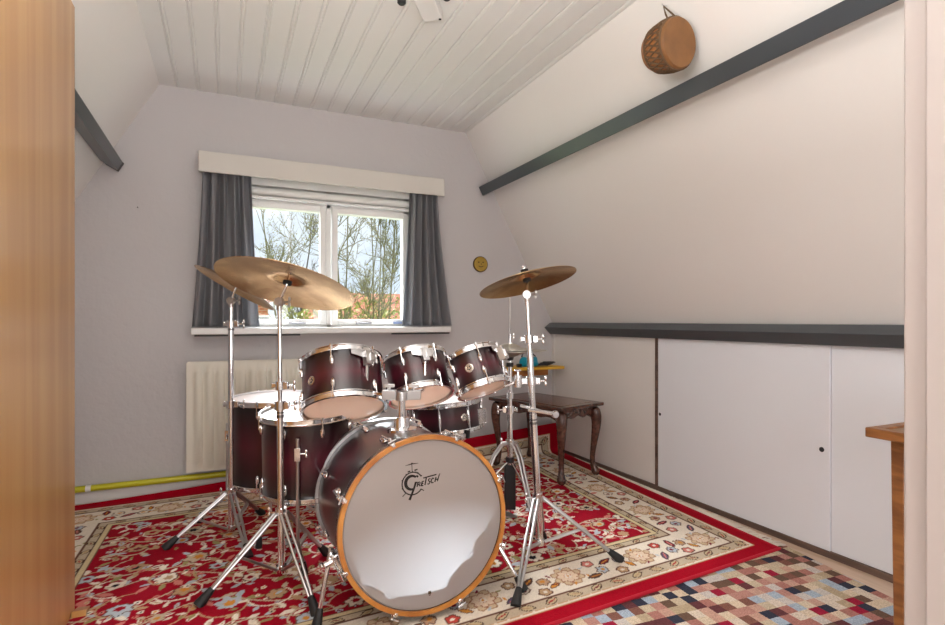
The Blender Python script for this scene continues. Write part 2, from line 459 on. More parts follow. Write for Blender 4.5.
# ------------------------------------------------------------------ window
win = struct(thing('window_1', (.59, 3.6, .95), None, None))
fy0, fy1 = 3.555, 3.63
f = MB()
f.box((x0, fy0, z0), (.125, fy1, z1)); f.box((1.11, fy0, z0), (x1, fy1, z1))
f.box((x0, fy0, z0), (x1, fy1, .955)); f.box((x0, fy0, 1.70), (x1, fy1, z1))
f.box((.592, fy0, z0), (.622, fy1, z1))
struct(f.build('window_frame', M['white'], parent=win, bevel=.003))
def sash(a, b, c, d):
    s = MB(); w = .035
    y0, y1 = 3.535, 3.60
    s.box((a, y0, c), (a + w, y1, d)); s.box((b - w, y0, c), (b, y1, d))
    s.box((a + w, y0, c), (b - w, y1, c + w)); s.box((a + w, y0, d - w), (b - w, y1, d))
    so = struct(s.build('sash', M['white'], parent=win, bevel=.004))
    struct(MB().box((a + w - .003, 3.566, c + w - .003), (b - w + .003, 3.572, d - w + .003)).build('glass', M['glass'], parent=so, smooth=False))
    return so
s1 = sash(.075, .588, .952, 1.706); s2 = sash(.628, 1.135, .952, 1.706)
for so, (a, b) in ((s1, (.36, .46)), (s2, (.78, .88))):
    h = MB().box((a, 3.515, .957), (b, 3.535, .970)); h.box((a + .02, 3.505, .960), (b - .02, 3.516, .967))
    struct(h.build('window_stay', M['hinge'], parent=so, bevel=.002))
struct(MB().box((1.03, 3.515, .957), (1.09, 3.535, .972)).build('window_catch', mat('blue_grey_metal', (.2, .25, .4), .3, metal=.5), parent=s2, bevel=.002))
v_ = MB().box((x0, 3.50, 1.722), (x1, 3.556, 1.735)); v_.tube([(x0, 3.525, 1.766), (x1, 3.525, 1.766)], .024, 20)
v_.box((x0, 3.505, 1.80), (x1, 3.556, 1.86))
struct(v_.build('vent_strip', M['white'], parent=win, bevel=.002))
sl = MB().box((-.172, 3.365, .901), (1.385, 3.56, .938))
sill = struct(sl.build('window_sill', M['white'], parent=win, bevel=.005))
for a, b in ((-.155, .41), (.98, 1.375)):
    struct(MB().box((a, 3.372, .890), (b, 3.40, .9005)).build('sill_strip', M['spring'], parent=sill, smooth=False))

t = thing('valance_box', (.6, 3.43, 1.81), 'cream wooden valance board above the window and curtains', 'valance')
MB().box((-.134, 3.36, 1.812), (1.335, 3.376, 1.927)).build('front_board', M['cream'], parent=t, bevel=.003)
vb = MB().box((-.134, 3.376, 1.905), (1.335, 3.5, 1.922)); vb.box((-.134, 3.376, 1.84), (-.120, 3.5, 1.905)); vb.box((1.321, 3.376, 1.84), (1.335, 3.5, 1.905))
vb.build('box_top', M['cream'], parent=t, smooth=False)
t = thing('curtain_rail', (.6, 3.45, 1.87), 'white triple curtain track tucked under the valance', 'curtain rail')
for i, yy in enumerate((3.392, 3.43, 3.468)):
    tr = MB().box((-.118, yy - .012, 1.862), (1.319, yy + .012, 1.878)); tr.box((-.118, yy - .004, 1.856), (1.319, yy + .004, 1.862))
    tr.build('track', M['white'], parent=t, bevel=.002)

# curtains
def curtain(xt0, xt1, xb0, xb1, seed, label):
    rnd = random.Random(seed)
    nu, nv = 110, 30
    ph = [rnd.uniform(0, 6.3) for _ in range(4)]
    folds = 5.0
    vs = []
    for j in range(nv + 1):
        t_ = j / nv                        # 0 top .. 1 bottom
        z = 1.858 - t_ * (1.858 - .948)
        for i in range(nu + 1):
            s = i / nu
            e = t_ ** 1.4
            w = s + .018 * math.sin(2 * PI * s * 3 + ph[0]) * (1 - abs(2 * s - 1))
            xx = (xt0 + (xt1 - xt0) * w) * (1 - e) + (xb0 + (xb1 - xb0) * w) * e
            a = .025 + .008 * e
            y = 3.432 + a * math.sin(2 * PI * folds * s + ph[1] + .5 * math.sin(3 * t_ + ph[2])) + .006 * math.sin(2 * PI * 11 * s + ph[3] + 2 * t_) * (1 - e) \
                + .008 * math.sin(2 * PI * 2.3 * s + 2.2 * t_ + ph[2])
            vs.append((xx, min(y, 3.474), z))
    fs = [(j * (nu + 1) + i, j * (nu + 1) + i + 1, (j + 1) * (nu + 1) + i + 1, (j + 1) * (nu + 1) + i) for j in range(nv) for i in range(nu)]
    t = thing('curtain', ((xb0 + xb1) / 2, 3.432, .948), label, 'curtain', 'grey curtains at the window')
    MB().add(vs, fs).build('drape', M['curtain'], parent=t, solid=.002, angle=80)
    # weighted hem along the bottom edge
    hem = [(vs[nv * (nu + 1) + i][0], vs[nv * (nu + 1) + i][1], .948) for i in range(nu + 1)]
    MB().tube(hem, .0032, 6).build('hem', M['curtain'], parent=t)
    for i in range(8):
        q = vs[int((i + .5) / 8 * nu)]
        MB().box((q[0] - .003, q[1] - .006, 1.846), (q[0] + .003, q[1] + .006, 1.862)).build('glider', M['white'], parent=t)
curtain(-.115, .139, -.168, .185, 3, 'grey curtain on the left of the window, behind the large cymbal')
curtain(1.119, 1.312, 1.06, 1.405, 8, 'grey curtain on the right of the window')

# ------------------------------------------------------------------ radiator, pipe
t = thing('radiator', (.28, 3.45, .126), 'cream fluted panel radiator under the window', 'radiator')
rx0, rx1, rz0, rz1 = -.196, .76, .128, .742
pr = []
N_ = 16; pw = (rx1 - rx0 - .05) / N_
xs = rx0
pr.append((rx0, 3.405)); x = rx0 + .025
for i in range(N_):
    pr += [(x, 3.405), (x + pw * .28, 3.405), (x + pw * .40, 3.387), (x + pw * .88, 3.387), (x + pw, 3.405)]
    x += pw
pr.append((rx1, 3.405))
zc0, zc1 = rz0 + .05, rz1 - .06
pan = MB()
lv = [(rz0, 0), (rz0 + .035, 0), (rz0 + .055, 1), (rz1 - .065, 1), (rz1 - .045, 0), (rz1, 0)]
n_ = len(pr); vs = []
for zz, k in lv:
    for a, b in pr: vs.append((a, 3.405 + (b - 3.405) * k, zz))
fs = [(j * n_ + i, j * n_ + i + 1, (j + 1) * n_ + i + 1, (j + 1) * n_ + i) for j in range(len(lv) - 1) for i in range(n_ - 1)]
pan.add(vs, fs).build('front_panel', M['radiator'], parent=t, angle=60)
MB().box((rx0, 3.4055, rz0), (rx1, 3.46, rz1 - .001)).build('body', M['radiator'], parent=t, bevel=.004)
g = MB().box((rx0 + .004, 3.41, rz1), (rx1 - .004, 3.418, rz1 + .004)); g.box((rx0 + .004, 3.45, rz1), (rx1 - .004, 3.458, rz1 + .004))
for i in range(40):
    a = rx0 + .01 + i * (rx1 - rx0 - .03) / 39
    g.box((a, 3.418, rz1), (a + .008, 3.45, rz1 + .003))
g.build('top_grille', M['radiator'], parent=t, smooth=False)
for a in (rx0 + .15, rx1 - .15):
    MB().box((a - .012, 3.46, .3), (a + .012, 3.499, .6)).build('bracket', M['radiator'], parent=t)
pp = thing('heating_pipe', (.5, 3.462, .083), 'yellow-green heating pipe running above the skirting of the window wall', 'pipe')
MB().tube([(XL + .01, 3.464, .086), (XR - .03, 3.464, .086)], .017, 14).build('tube', M['pipe'], parent=pp)
for a in (-.66, .9):
    cb = MB().lathe((a - .012, 3.464, .086), (1, 0, 0), [(.0175, 0), (.0195, 0), (.0195, .024), (.0175, .024)], 18, loop=True)
    cb.box((a - .008, 3.48, .078), (a + .008, 3.5, .094))
    tag(cb.build('pipe_clip', M['white'], parent=pp), 'white pipe clip')

# wall ornaments
t = thing('face_plaque', (1.662, 3.49, 1.383), 'round yellow-brown wooden plaque with a simple face, on the wall right of the window', 'wall ornament')
c0 = V((1.662, 3.497, 1.383))
MB().lathe(c0, (0, -1, 0), [(.053, 0), (.053, .012), (.050, .016), (.044, .014), (.042, .012), (.02, .016), (0, .017)], 40, ref=(0, 0, 1)).build('disc', M['plaque'], parent=t)
fc = MB()
for a in (-.017, .017): fc.ball(c0 + V((a, -.015, .012)), (.0055, .004, .0055))
fc.tube([c0 + V((.022 * math.sin(u), -.0165, -.004 - .016 * math.cos(u))) for u in [(-1.0 + i * .2) for i in range(11)]], .0025, 6)
fc.tube([c0 + V((.0, -.018, .006)), c0 + V((.004, -.019, -.004)), c0 + V((-.002, -.018, -.005))], .002, 6)
fc.build('face', M['plaque_dk'], parent=t)
MB().lathe(c0, (0, -1, 0), [(.0525, .0), (.056, .0), (.056, .013), (.0525, .0135)], 40, loop=True, ref=(0, 0, 1)).build('rim', M['plaque_dk'], parent=t)
nl = MB().tube([(-.44, 3.5, 1.607), (-.44, 3.488, 1.607)], .003, 8)
tag(nl.build('nail', M['black'], loc=(-.44, 3.5, 1.607)), 'small black nail in the wall left of the window', 'nail')

# small ceiling fixture
t = thing('ceiling_fixture', (.78, 2.13, ZC), 'small white box with dark knobs on the boarded ceiling', 'ceiling fixture')
ax = V((.83, -.56, 0)); ay = V((.56, .83, 0))
cc = V((.768, 2.112, ZC))
MB().obox(cc + V((0, 0, -.024)), ax, ay, (0, 0, 1), .085, .16, .045).build('box', M['white'], parent=t, bevel=.004)
MB().lathe(cc + ax * .033 - ay * .066 * -1 + V((0, 0, -.046)), (0, 0, -1), [(.006, -.002), (.006, .003), (0, .004)], 12, ref=(0, 1, 0)).build('screw', M['black'], parent=t)
for k in (-1, 1):
    MB().lathe(cc + ax * .095 * k - ax * .012 + ay * -.03 + V((0, 0, .0)), (0, 0, -1), [(.0, -.004), (.018, -.004), (.018, .02), (.012, .026), (0, .026)], 16, ref=(0, 1, 0)).build('knob', M['black'], parent=t)

# hanging hand drum
fwd = V((.4163, .9092, 0)); rgt = V((.9092, -.4163, 0)); up = V((0, 0, 1))
tcv = V((-1.56, -1.575, -1.07)).normalized()
rp = (rgt - tcv * rgt.dot(tcv)).normalized(); upp = (up - tcv * up.dot(tcv) - rp * up.dot(rp)).normalized()
n = (tcv * .62 + (rp * .92 + upp * .38) * .785).normalized()
HC = V((1.578, 1.580, 2.030)) - rgt * .019 + up * .010
t = thing('hand_drum', HC - V((0, 0, .1)), 'small brown hide drum hanging by a cord from the right roof slope', 'drum')
hc = HC + n * .055
MB().lathe(hc, n, [(.0, -.150), (.042, -.146), (.070, -.125), (.085, -.09), (.092, -.045), (.0905, -.004)], 48).build('bowl', M['calabash'], parent=t)
MB().lathe(hc, n, [(.091, -.035), (.0945, -.03), (.0935, -.004), (.089, .003), (.078, .002), (.05, -.001), (0, -.002)], 48).build('skin', M['hide'], parent=t)
n, e1, e2 = frame(n)
la = MB()
K = 26
for k in range(K):
    for sg in (-1, 1):
        pts = []
        for i in range(6):
            h = -.012 - i * .017; a = 2 * PI * (k + sg * i * .28) / K
            r = np.interp(h, [-.125, -.09, -.045, 0], [.071, .0865, .0945, .0945])
            pts.append(hc + n * h + (e1 * math.cos(a) + e2 * math.sin(a)) * (r + .0015))
        la.tube(pts, .0032, 5)
for h, r in ((-.012, .0955), (-.097, .0845)):
    la.tube([hc + n * h + (e1 * math.cos(2 * PI * i / 48) + e2 * math.sin(2 * PI * i / 48)) * r for i in range(48)], .0038, 6, closed=True)
la.build('lacing', M['lacing'], parent=t)
nail = V((1.597, 1.63, 2.226))
nk = nail + V((-.018, 0, 0)) + V((0, 0, .0))
a = hc - n * .02 + up * .081 - rgt * .022; b = hc - n * .01 + up * .088 + rgt * .005
MB().tube([a, (a + nk) / 2 + V((-.004, 0, 0)), nk, (b + nk) / 2 + V((.004, 0, 0)), b], .0035, 8).build('cord', M['lacing'], parent=t)
MB().tube([nail + V((.02, 0, .01)), nk, nk + V((-.008, 0, .008))], .0022, 8).build('hook', M['steel'], parent=t)

# ------------------------------------------------------------------ rug
def make_rug():
    U_, V_ = 3.09, 2.10
    nu, nv = 618, 420
    us = np.linspace(0, U_, nu); vs_ = np.linspace(0, V_, nv)
    UU, VV = np.meshgrid(us, vs_)            # rows v
    rng = np.random.default_rng(7); rnd = random.Random(5)
    C = np.zeros((nv, nu, 3))
    L = lambda *c: np.array(lin(*c))
    red, dred = L(152, 10, 34), L(150, 16, 38)
    cream, beige, tan, gold = L(226, 214, 198), L(190, 172, 148), L(182, 148, 114), L(206, 138, 60)
    blue, pink, dark, brown, wine = L(176, 184, 192), L(200, 120, 110), L(30, 28, 34), L(104, 70, 56), L(120, 30, 48)
    olive = L(150, 140, 92)
    e = np.minimum(np.minimum(UU, U_ - UU), np.minimum(VV, V_ - VV))
    C[:] = red
    C[e < .075] = L(160, 4, 30)
    zz = .085 + .006 * np.abs(((UU + VV) * 40) % 2 - 1)
    def band(a, b, c): C[(e >= a) & (e < b)] = c
    band(.075, .095, gold * .45 + beige * .5); C[(e >= .079) & (e < zz)] = cream
    band(.095, .140, beige); band(.140, .146, brown); band(.146, .335, cream); band(.335, .341, brown)
    band(.341, .375, beige); band(.375, .380, dark * .5 + brown * .5); band(.380, .40, L(208, 190, 150)); band(.40, .405, brown)
    du = us[1] - us[0]; dv = vs_[1] - vs_[0]
    def win(cx, cy, r):
        i0 = max(0, int((cx - r) / du)); i1 = min(nu, int((cx + r) / du) + 2)
        j0 = max(0, int((cy - r) / dv)); j1 = min(nv, int((cy + r) / dv) + 2)
        return slice(j0, j1), slice(i0, i1)
    def loc(cx, cy, rot, r):
        s = win(cx, cy, r)
        x = UU[s] - cx; y = VV[s] - cy; c_, s_ = math.cos(rot), math.sin(rot)
        return s, x * c_ + y * s_, -x * s_ + y * c_
    def put(s, mask, c):
        sub = C[s]; sub[mask] = c
    def flower(cx, cy, r, rot, c, cc, petals=6, outline=None):
        s, x, y = loc(cx, cy, rot, r * 1.3)
        rr = np.hypot(x, y); th = np.arctan2(y, x)
        ed = r * (.74 + .26 * np.abs(np.cos(petals * th / 2)))
        if outline is not None: put(s, rr < ed + .006, outline)
        put(s, rr < ed, c); put(s, rr < r * .36, cc)
    def leaf(cx, cy, l, w, rot, c, cc=None, outline=None):
        s, x, y = loc(cx, cy, rot, l * 1.2)
        f = np.clip(1 - (x / l) ** 2, 0, 1)
        if outline is not None: put(s, (np.abs(y) < w * f + .005) & (np.abs(x) < l + .004), outline)
        put(s, np.abs(y) < w * f, c)
        if cc is not None: put(s, (np.abs(y) < w * .3 * f) & (np.abs(x) < l * .7), cc)
    def palmette(cx, cy, r, rot, c, cc, outline=None):
        s, x, y = loc(cx, cy, rot, r * 1.6)
        th = np.arctan2(y, x); rr = np.hypot(x, y)
        ed = r * (.62 + .38 * np.cos(th)) * (1 + .22 * np.cos(7 * th)) + r * .35
        if outline is not None: put(s, rr < ed + .006, outline)
        put(s, rr < ed, c); put(s, rr < ed * .45, cc)
    def stroke(pts, w, c):
        for (px, py) in pts:
            s = win(px, py, w + .006)
            put(s, np.hypot(UU[s] - px, VV[s] - py) < w, c)
    field = (e >= .40)
    # vines and blossoms of the field
    lightc = [cream, cream, blue, beige, cream, tan, pink, blue, olive]
    m0 = .43
    gx = np.linspace(m0 + .03, U_ - m0 - .03, 13); gy = np.linspace(m0 + .03, V_ - m0 - .03, 8)
    for iy, yy in enumerate(gy):
        ph = rnd.uniform(0, 6)
        xs_ = np.arange(m0, U_ - m0, .003)
        ys_ = yy + .055 * np.sin(xs_ * 11 + ph) + .03 * np.sin(xs_ * 5 + ph * 2)
        stroke(zip(xs_, ys_), .0042, beige)
        for k in range(0, len(xs_), 15):
            a = math.atan2(ys_[min(k + 3, len(ys_) - 1)] - ys_[k], .009)
            sg = rnd.choice((-1, 1)); l = rnd.uniform(.017, .031)
            ang = a + sg * rnd.uniform(.6, 1.2)
            leaf(xs_[k] + math.cos(ang) * l * 1.3, ys_[k] + math.sin(ang) * l * 1.3, l, l * rnd.uniform(.32, .5), ang, rnd.choice(lightc), rnd.choice((None, None, tan, wine)))
    for iy, yy in enumerate(gy):
        for ix, xx in enumerate(gx):
            cx = xx + (.07 if iy % 2 else -.05) + rnd.uniform(-.03, .03); cy = yy + rnd.uniform(-.04, .04)
            sg = rnd.choice((-1, 1)); a0 = rnd.uniform(0, 6.3)
            sp = [(cx + (.012 + .085 * q) * math.cos(a0 + sg * q * 6.0), cy + (.012 + .085 * q) * math.sin(a0 + sg * q * 6.0)) for q in np.linspace(.15, 1, 90)]
            stroke(sp, .0038, rnd.choice((beige, tan, cream)))
            for q in range(18, 90, 14):
                px, py = sp[q]; ang = a0 + sg * (.15 + .85 * q / 90) * 6 + rnd.uniform(-.5, .5); l = rnd.uniform(.016, .030)
                leaf(px + math.cos(ang) * l, py + math.sin(ang) * l, l, l * rnd.uniform(.35, .55), ang, rnd.choice(lightc))
            k = rnd.random()
            c = rnd.choice((cream, cream, blue, beige, tan)); cc = rnd.choice((dark, red, gold, wine, tan))
            if k < .5: palmette(cx, cy, rnd.uniform(.026, .042), rnd.uniform(0, 6.3), c, cc, rnd.choice((None, brown, brown)))
            else: flower(cx, cy, rnd.uniform(.026, .042), rnd.uniform(0, 6), c, cc, rnd.choice((5, 6, 8)), rnd.choice((None, brown)))
    for _ in range(500):
        cx = rnd.uniform(m0, U_ - m0); cy = rnd.uniform(m0, V_ - m0)
        if rnd.random() < .5: flower(cx, cy, rnd.uniform(.009, .015), 0, rnd.choice(lightc), rnd.choice((dark, red, gold)), 5)
        else: leaf(cx, cy, rnd.uniform(.012, .02), .007, rnd.uniform(0, 6.3), rnd.choice(lightc))
    # clip the field back inside its frame
    e2 = e
    keep = C.copy()
    def redo(a, b, c):
        C[(e2 >= a) & (e2 < b)] = c
    redo(.335, .341, brown); redo(.341, .375, beige); redo(.375, .380, (dark + brown) * .5); redo(.380, .40, L(208, 190, 150)); redo(.40, .405, brown)
    # the border: rosettes with leaf sprays, and the two guard bands
    def along(side, s_, off):
        return {0: (s_, off), 1: (s_, V_ - off), 2: (off, s_), 3: (U_ - off, s_)}[side]
    for side in range(4):
        Ls = U_ if side < 2 else V_
        off = .24
        nro = 8 if side < 2 else 5
        for k in range(nro):
            s_ = .24 + (Ls - .48) * k / (nro - 1)
            p = along(side, s_, off)
            flower(p[0], p[1], .066, .3, L(206, 180, 148), cream, 8, L(160, 120, 92))
            flower(p[0], p[1], .045, .6, L(222, 198, 172), L(190, 120, 100), 8, L(160, 110, 86)); [leaf(p[0] + .088 * math.cos(q * PI / 3 + .5), p[1] + .062 * math.sin(q * PI / 3 + .5), .014, .005, q, rnd.choice((wine, olive, blue, gold)), None) for q in range(6)]
            flower(p[0], p[1], .016, .6, cream, gold, 6)
            if k < nro - 1:
                st = (Ls - .48) / (nro - 1)
                for q, (dx, o2, kind) in enumerate(((.27, .19, 0), (.34, .285, 1), (.44, .22, 2), (.55, .27, 0), (.62, .18, 1), (.70, .255, 2), (.78, .205, 3))):
                    p = along(side, s_ + st * dx, o2)
                    a = rnd.uniform(0, 6.3)
                    if kind == 0: leaf(p[0], p[1], .034, .012, a, rnd.choice((wine, brown, L(96, 80, 104))), rnd.choice((gold, pink)), dark * .6 + brown * .4)
                    elif kind == 1: flower(p[0], p[1], .024, a, rnd.choice((pink, L(190, 70, 60), tan)), cream, 5, brown)
                    elif kind == 2: palmette(p[0], p[1], .022, a, rnd.choice((L(186, 150, 120), cream, blue)), rnd.choice((wine, gold)), brown)
                    else: leaf(p[0], p[1], .026, .009, a, gold, None, brown)
        ng = int(Ls / .105)
        for k in range(ng):
            s_ = .12 + (Ls - .24) * k / (ng - 1)
            for o2, sc in ((.118, 1), (.358, .8)):
                if o2 > .3 and not (.36 < s_ < Ls - .36): continue
                p = along(side, s_, o2)
                rot = 0 if side < 2 else PI / 2
                leaf(p[0], p[1], .027 * sc, .013 * sc, rot + .35 * (-1) ** k, L(196, 176, 140), rnd.choice((wine, L(170, 50, 50), tan)), dark * .5 + brown * .5)
    C *= (1 + rng.normal(0, .05, C.shape[:2]))[..., None]
    np.clip(C, 0, 1, out=C)
    # where the rug lies: flat, a little askew, its far edge riding up the skirting
    s = UU / U_; q = VV / V_
    fl, fr, br, bl = (-.905, 1.335), (2.145, 1.545), (2.262, 3.57), (-.885, 3.405)
    X = (fl[0] * (1 - s) + fr[0] * s) * (1 - q) + (bl[0] * (1 - s) + br[0] * s) * q
    Y = (fl[1] * (1 - s) + fr[1] * s) * (1 - q) + (bl[1] * (1 - s) + br[1] * s) * q
    R = .045
    rise = np.clip((X + .2) / 2.4, 0, 1)
    ybend = 3.435 - .055 * rise - R             # where the curl starts
    arc = np.clip(Y - ybend, 0, None)
    ang = np.minimum(arc / R, PI / 2 * .92)
    rest = np.clip(arc - R * PI / 2 * .92, 0, None)
    Yn = np.where(arc > 0, ybend + R * np.sin(ang) + rest * math.cos(PI / 2 * .92), Y)
    Z = .011 + np.where(arc > 0, R * (1 - np.cos(ang)) + rest * math.sin(PI / 2 * .92), 0)
    Z += .0015 * np.sin(X * 5) * np.sin(Y * 4) * 0 
    X = np.minimum(X, XR - .014)
    Yn = np.minimum(Yn, YB - .055)
    t = thing('persian_rug', (.6, 2.5, 0), 'large red floral rug with a cream border under the drum kit', 'rug')
    me = bpy.data.meshes.new('pile')
    co = np.stack([X - .6, Yn - 2.5, Z], -1).reshape(-1, 3)
    idx = np.arange(nv * nu).reshape(nv, nu)
    f = np.stack([idx[:-1, :-1], idx[:-1, 1:], idx[1:, 1:], idx[1:, :-1]], -1).reshape(-1, 4)
    me.vertices.add(len(co)); me.vertices.foreach_set('co', co.ravel())
    me.loops.add(f.size); me.loops.foreach_set('vertex_index', f.ravel().astype(np.int32))
    me.polygons.add(len(f)); me.polygons.foreach_set('loop_start', np.arange(0, f.size, 4, dtype=np.int32))
    me.update(calc_edges=True); me.validate()
    at = me.attributes.new('weave', 'FLOAT_COLOR', 'POINT')
    at.data.foreach_set('color', np.concatenate([C.reshape(-1, 3), np.ones((nv * nu, 1))], 1).astype(np.float32).ravel())
    me.shade_smooth()
    me.materials.append(M['rug'])
    o = bpy.data.objects.new('pile', me); col.objects.link(o); o.parent = t
    # backing edge gives the rug its thickness
    edge = [(float(X[0, i]), float(Yn[0, i]), float(Z[0, i])) for i in range(0, nu, 6)] + [(float(X[0, -1]), float(Yn[0, -1]), float(Z[0, -1]))]
    edge += [(float(X[j, -1]), float(Yn[j, -1]), float(Z[j, -1])) for j in range(6, nv, 3)]
    bd = MB().tube([(a, b, c - .002) for a, b, c in edge], .007, 8)
    ORIG[t.name] = V((.6, 2.5, 0))
    bd.build('bound_edge', mat('rug_edge', lin(176, 14, 40), .95), parent=t)
    fr_ = MB(); rnd = random.Random(3)
    for j in range(4, int(nv * .80), 2):
        x_, y_, z_ = float(X[j, -1]), float(Yn[j, -1]), float(Z[j, -1])
        l = rnd.uniform(.05, .085); a = rnd.uniform(-.5, .35)
        xe = min(x_ + l * math.cos(a), XR - .022)
        fr_.tube([(x_, y_, .014), ((x_ + xe) / 2, y_ + l * .5 * math.sin(a), .013), (xe, y_ + l * math.sin(a) + rnd.uniform(-.01, .01), .0045)], [.0042, .0036, .002], 4)
    tag(fr_.build('fringe', M['fringe'], parent=t), 'cream fringe', kind='stuff')
make_rug()

ck = MB()
yb = 2.2
ck.prism([(-.4, .44, .0005), (2.02, .44, .0005), (2.215, 1.62, .0005), (2.23, yb, .0005), (-.4, yb, .0005)], (0, 0, .005))
tag(ck.build('checkered_carpet', M['check'], loc=(1, 1.2, 0), smooth=False), 'multicoloured small-checked carpet peeking out under the red rug', 'carpet')

# ------------------------------------------------------------------ drum parts
def dpt(C, n, e1, e2, h, deg, r):
    a = math.radians(deg)
    return C + n * h + (e1 * math.cos(a) + e2 * math.sin(a)) * r

HOOP = [(.001, -.009), (.014, -.009), (.0145, -.006), (.008, -.004), (.008, .009), (.012, .0115), (.012, .0135), (.001, .0135)]

def lug_mesh(mb, C, n, e1, e2, h, deg, R, out, rodlen):
    """small teardrop lug casing on the shell"""
    a = math.radians(deg); rad = e1 * math.cos(a) + e2 * math.sin(a); tg = n.cross(rad)
    p = C + n * h + rad * (R + .004)
    mb.ball(p, (.009, .0085, .021), (tg, rad, n), 12, 8)
    mb.ball(p + rad * .005 + n * out * .008, (.006, .006, .012), (tg, rad, n), 10, 6)
    return p, rad

def drum(name, Cb, n, R, L, label, nl=6, off=-5, badge=None, group=None, bot='reso', long_lug=False, cat='drum', headmat='head_white'):
    Cb = V(Cb); n, e1, e2 = frame(n, (-.25, -.97, 0))
    t = thing(name, Cb, label, cat, group)
    sh = MB().lathe(Cb, n, [(R, .010), (R, L - .010)], 72, ref=(-.25, -.97, 0))
    sh.build('shell', M['burst'], parent=t)
    MB().lathe(Cb, n, [(R - .006, L - .010), (R - .006, .010)], 72, ref=(-.25, -.97, 0)).build('inner_ply', M['ply'], parent=t)
    for h, s in ((L - .012, 1), (.012, -1)):
        hp = [(R + a, b) for a, b in HOOP]
        MB().lathe(Cb + n * h, n * s, hp, 72, loop=True, ref=(-.25, -.97, 0)).build('hoop', M['chrome'], parent=t)
    MB().lathe(Cb + n * (L - .012), n, [(R + .003, -.002), (R - .002, .004), (R - .012, .0045), (0, .0045)], 64, ref=(-.25, -.97, 0)).build('batter_head', M[headmat], parent=t)
    hd = MB().lathe(Cb + n * .012, -n, [(R + .003, -.002), (R - .002, .004), (R - .012, .0045), (0, .0045)], 64, ref=(-.25, -.97, 0)).build('resonant_head', M[bot], parent=t)
    for k in range(nl):
        dg = off + 360 / nl * k
        if long_lug:
            lm = MB(); a = math.radians(dg); rad = e1 * math.cos(a) + e2 * math.sin(a); tg = n.cross(rad)
            p = Cb + n * L / 2 + rad * (R + .006)
            lm.ball(p, (.009, .010, L * .33), (tg, rad, n), 12, 10)
            lm.build('lug', M['chrome'], parent=t)
            p1 = Cb + n * (L - .004) + rad * (R + .012); p0 = Cb + n * .004 + rad * (R + .012)
            MB().tube([p0, p1], .0032, 8).build('tension_rod', M['chrome'], parent=t)
        else:
            for s in (1, -1):
                h = (L - .055) if s > 0 else .055
                lm = MB(); p, rad = lug_mesh(lm, Cb, n, e1, e2, h, dg, R, s, 0)
                lm.build('lug', M['chrome'], parent=t)
                q = Cb + n * (L - .003 if s > 0 else .003) + rad * (R + .0125)
                rm = MB().tube([p + rad * .0085, q], .0028, 8); rm.tube([q - n * s * .003, q + n * s * .009], .0048, 6)
                rm.build('tension_rod', M['chrome'], parent=t)
    if badge is not None:
        p = dpt(Cb, n, e1, e2, L * badge[1], badge[0], R + .0005); a = math.radians(badge[0]); rad = e1 * math.cos(a) + e2 * math.sin(a)
        b = MB().lathe(p, rad, [(.0175, 0), (.0175, .0018), (.014, .003), (.012, .0016), (.005, .0016), (.0045, .003), (0, .003)], 32, ref=(0, 0, 1))
        bo = tag(b.build('badge', mat('badge_silver', (.75, .7, .62), .25, metal=1), parent=t), 'round silver badge with a dark star')
        st = MB()
        b1 = rad.orthogonal().normalized(); b2 = rad.cross(b1)
        pts = []
        for i in range(10):
            r_ = .011 if i % 2 == 0 else .006
            pts.append(p + rad * .0017 + b1 * r_ * math.cos(i * PI / 5) + b2 * r_ * math.sin(i * PI / 5))
        st.prism(pts, rad * .0006)
        st.build('badge_star', M['logo'], parent=bo, smooth=False)
    return t, n, e1, e2

def foot(mb, p, d, r=.012, l=.05):
    """rubber tip, p on the floor, d towards the leg"""
    d = nrm(d)
    mb.tube([p, p + d * l * .15, p + d * l * .8, p + d * l], [r * 1.15, r * 1.2, r * .85, r * .7], 12)

ZR = .0125      # top of the rug pile

# -- rack toms
tom12 = drum('rack_tom', (.416, 2.088, .635), (.037, .484, .874), .1525, .203, 'largest of three dark cherry rack toms, left one above the floor toms', 6, -8, (-42, .44), 'rack toms on the drum kit')
tom10 = drum('rack_tom', (.738, 2.115, .661), (-.018, .48, .877), .127, .178, 'middle dark cherry rack tom above the bass drum, on the post', 6, -24, None, 'rack toms on the drum kit')
tom8 = drum('rack_tom', (.950, 1.961, .698), (-.15, .43, .89), .100, .165, 'smallest dark cherry rack tom, tilted beside the hi-hat', 5, 6, (-24, .5), 'rack toms on the drum kit')

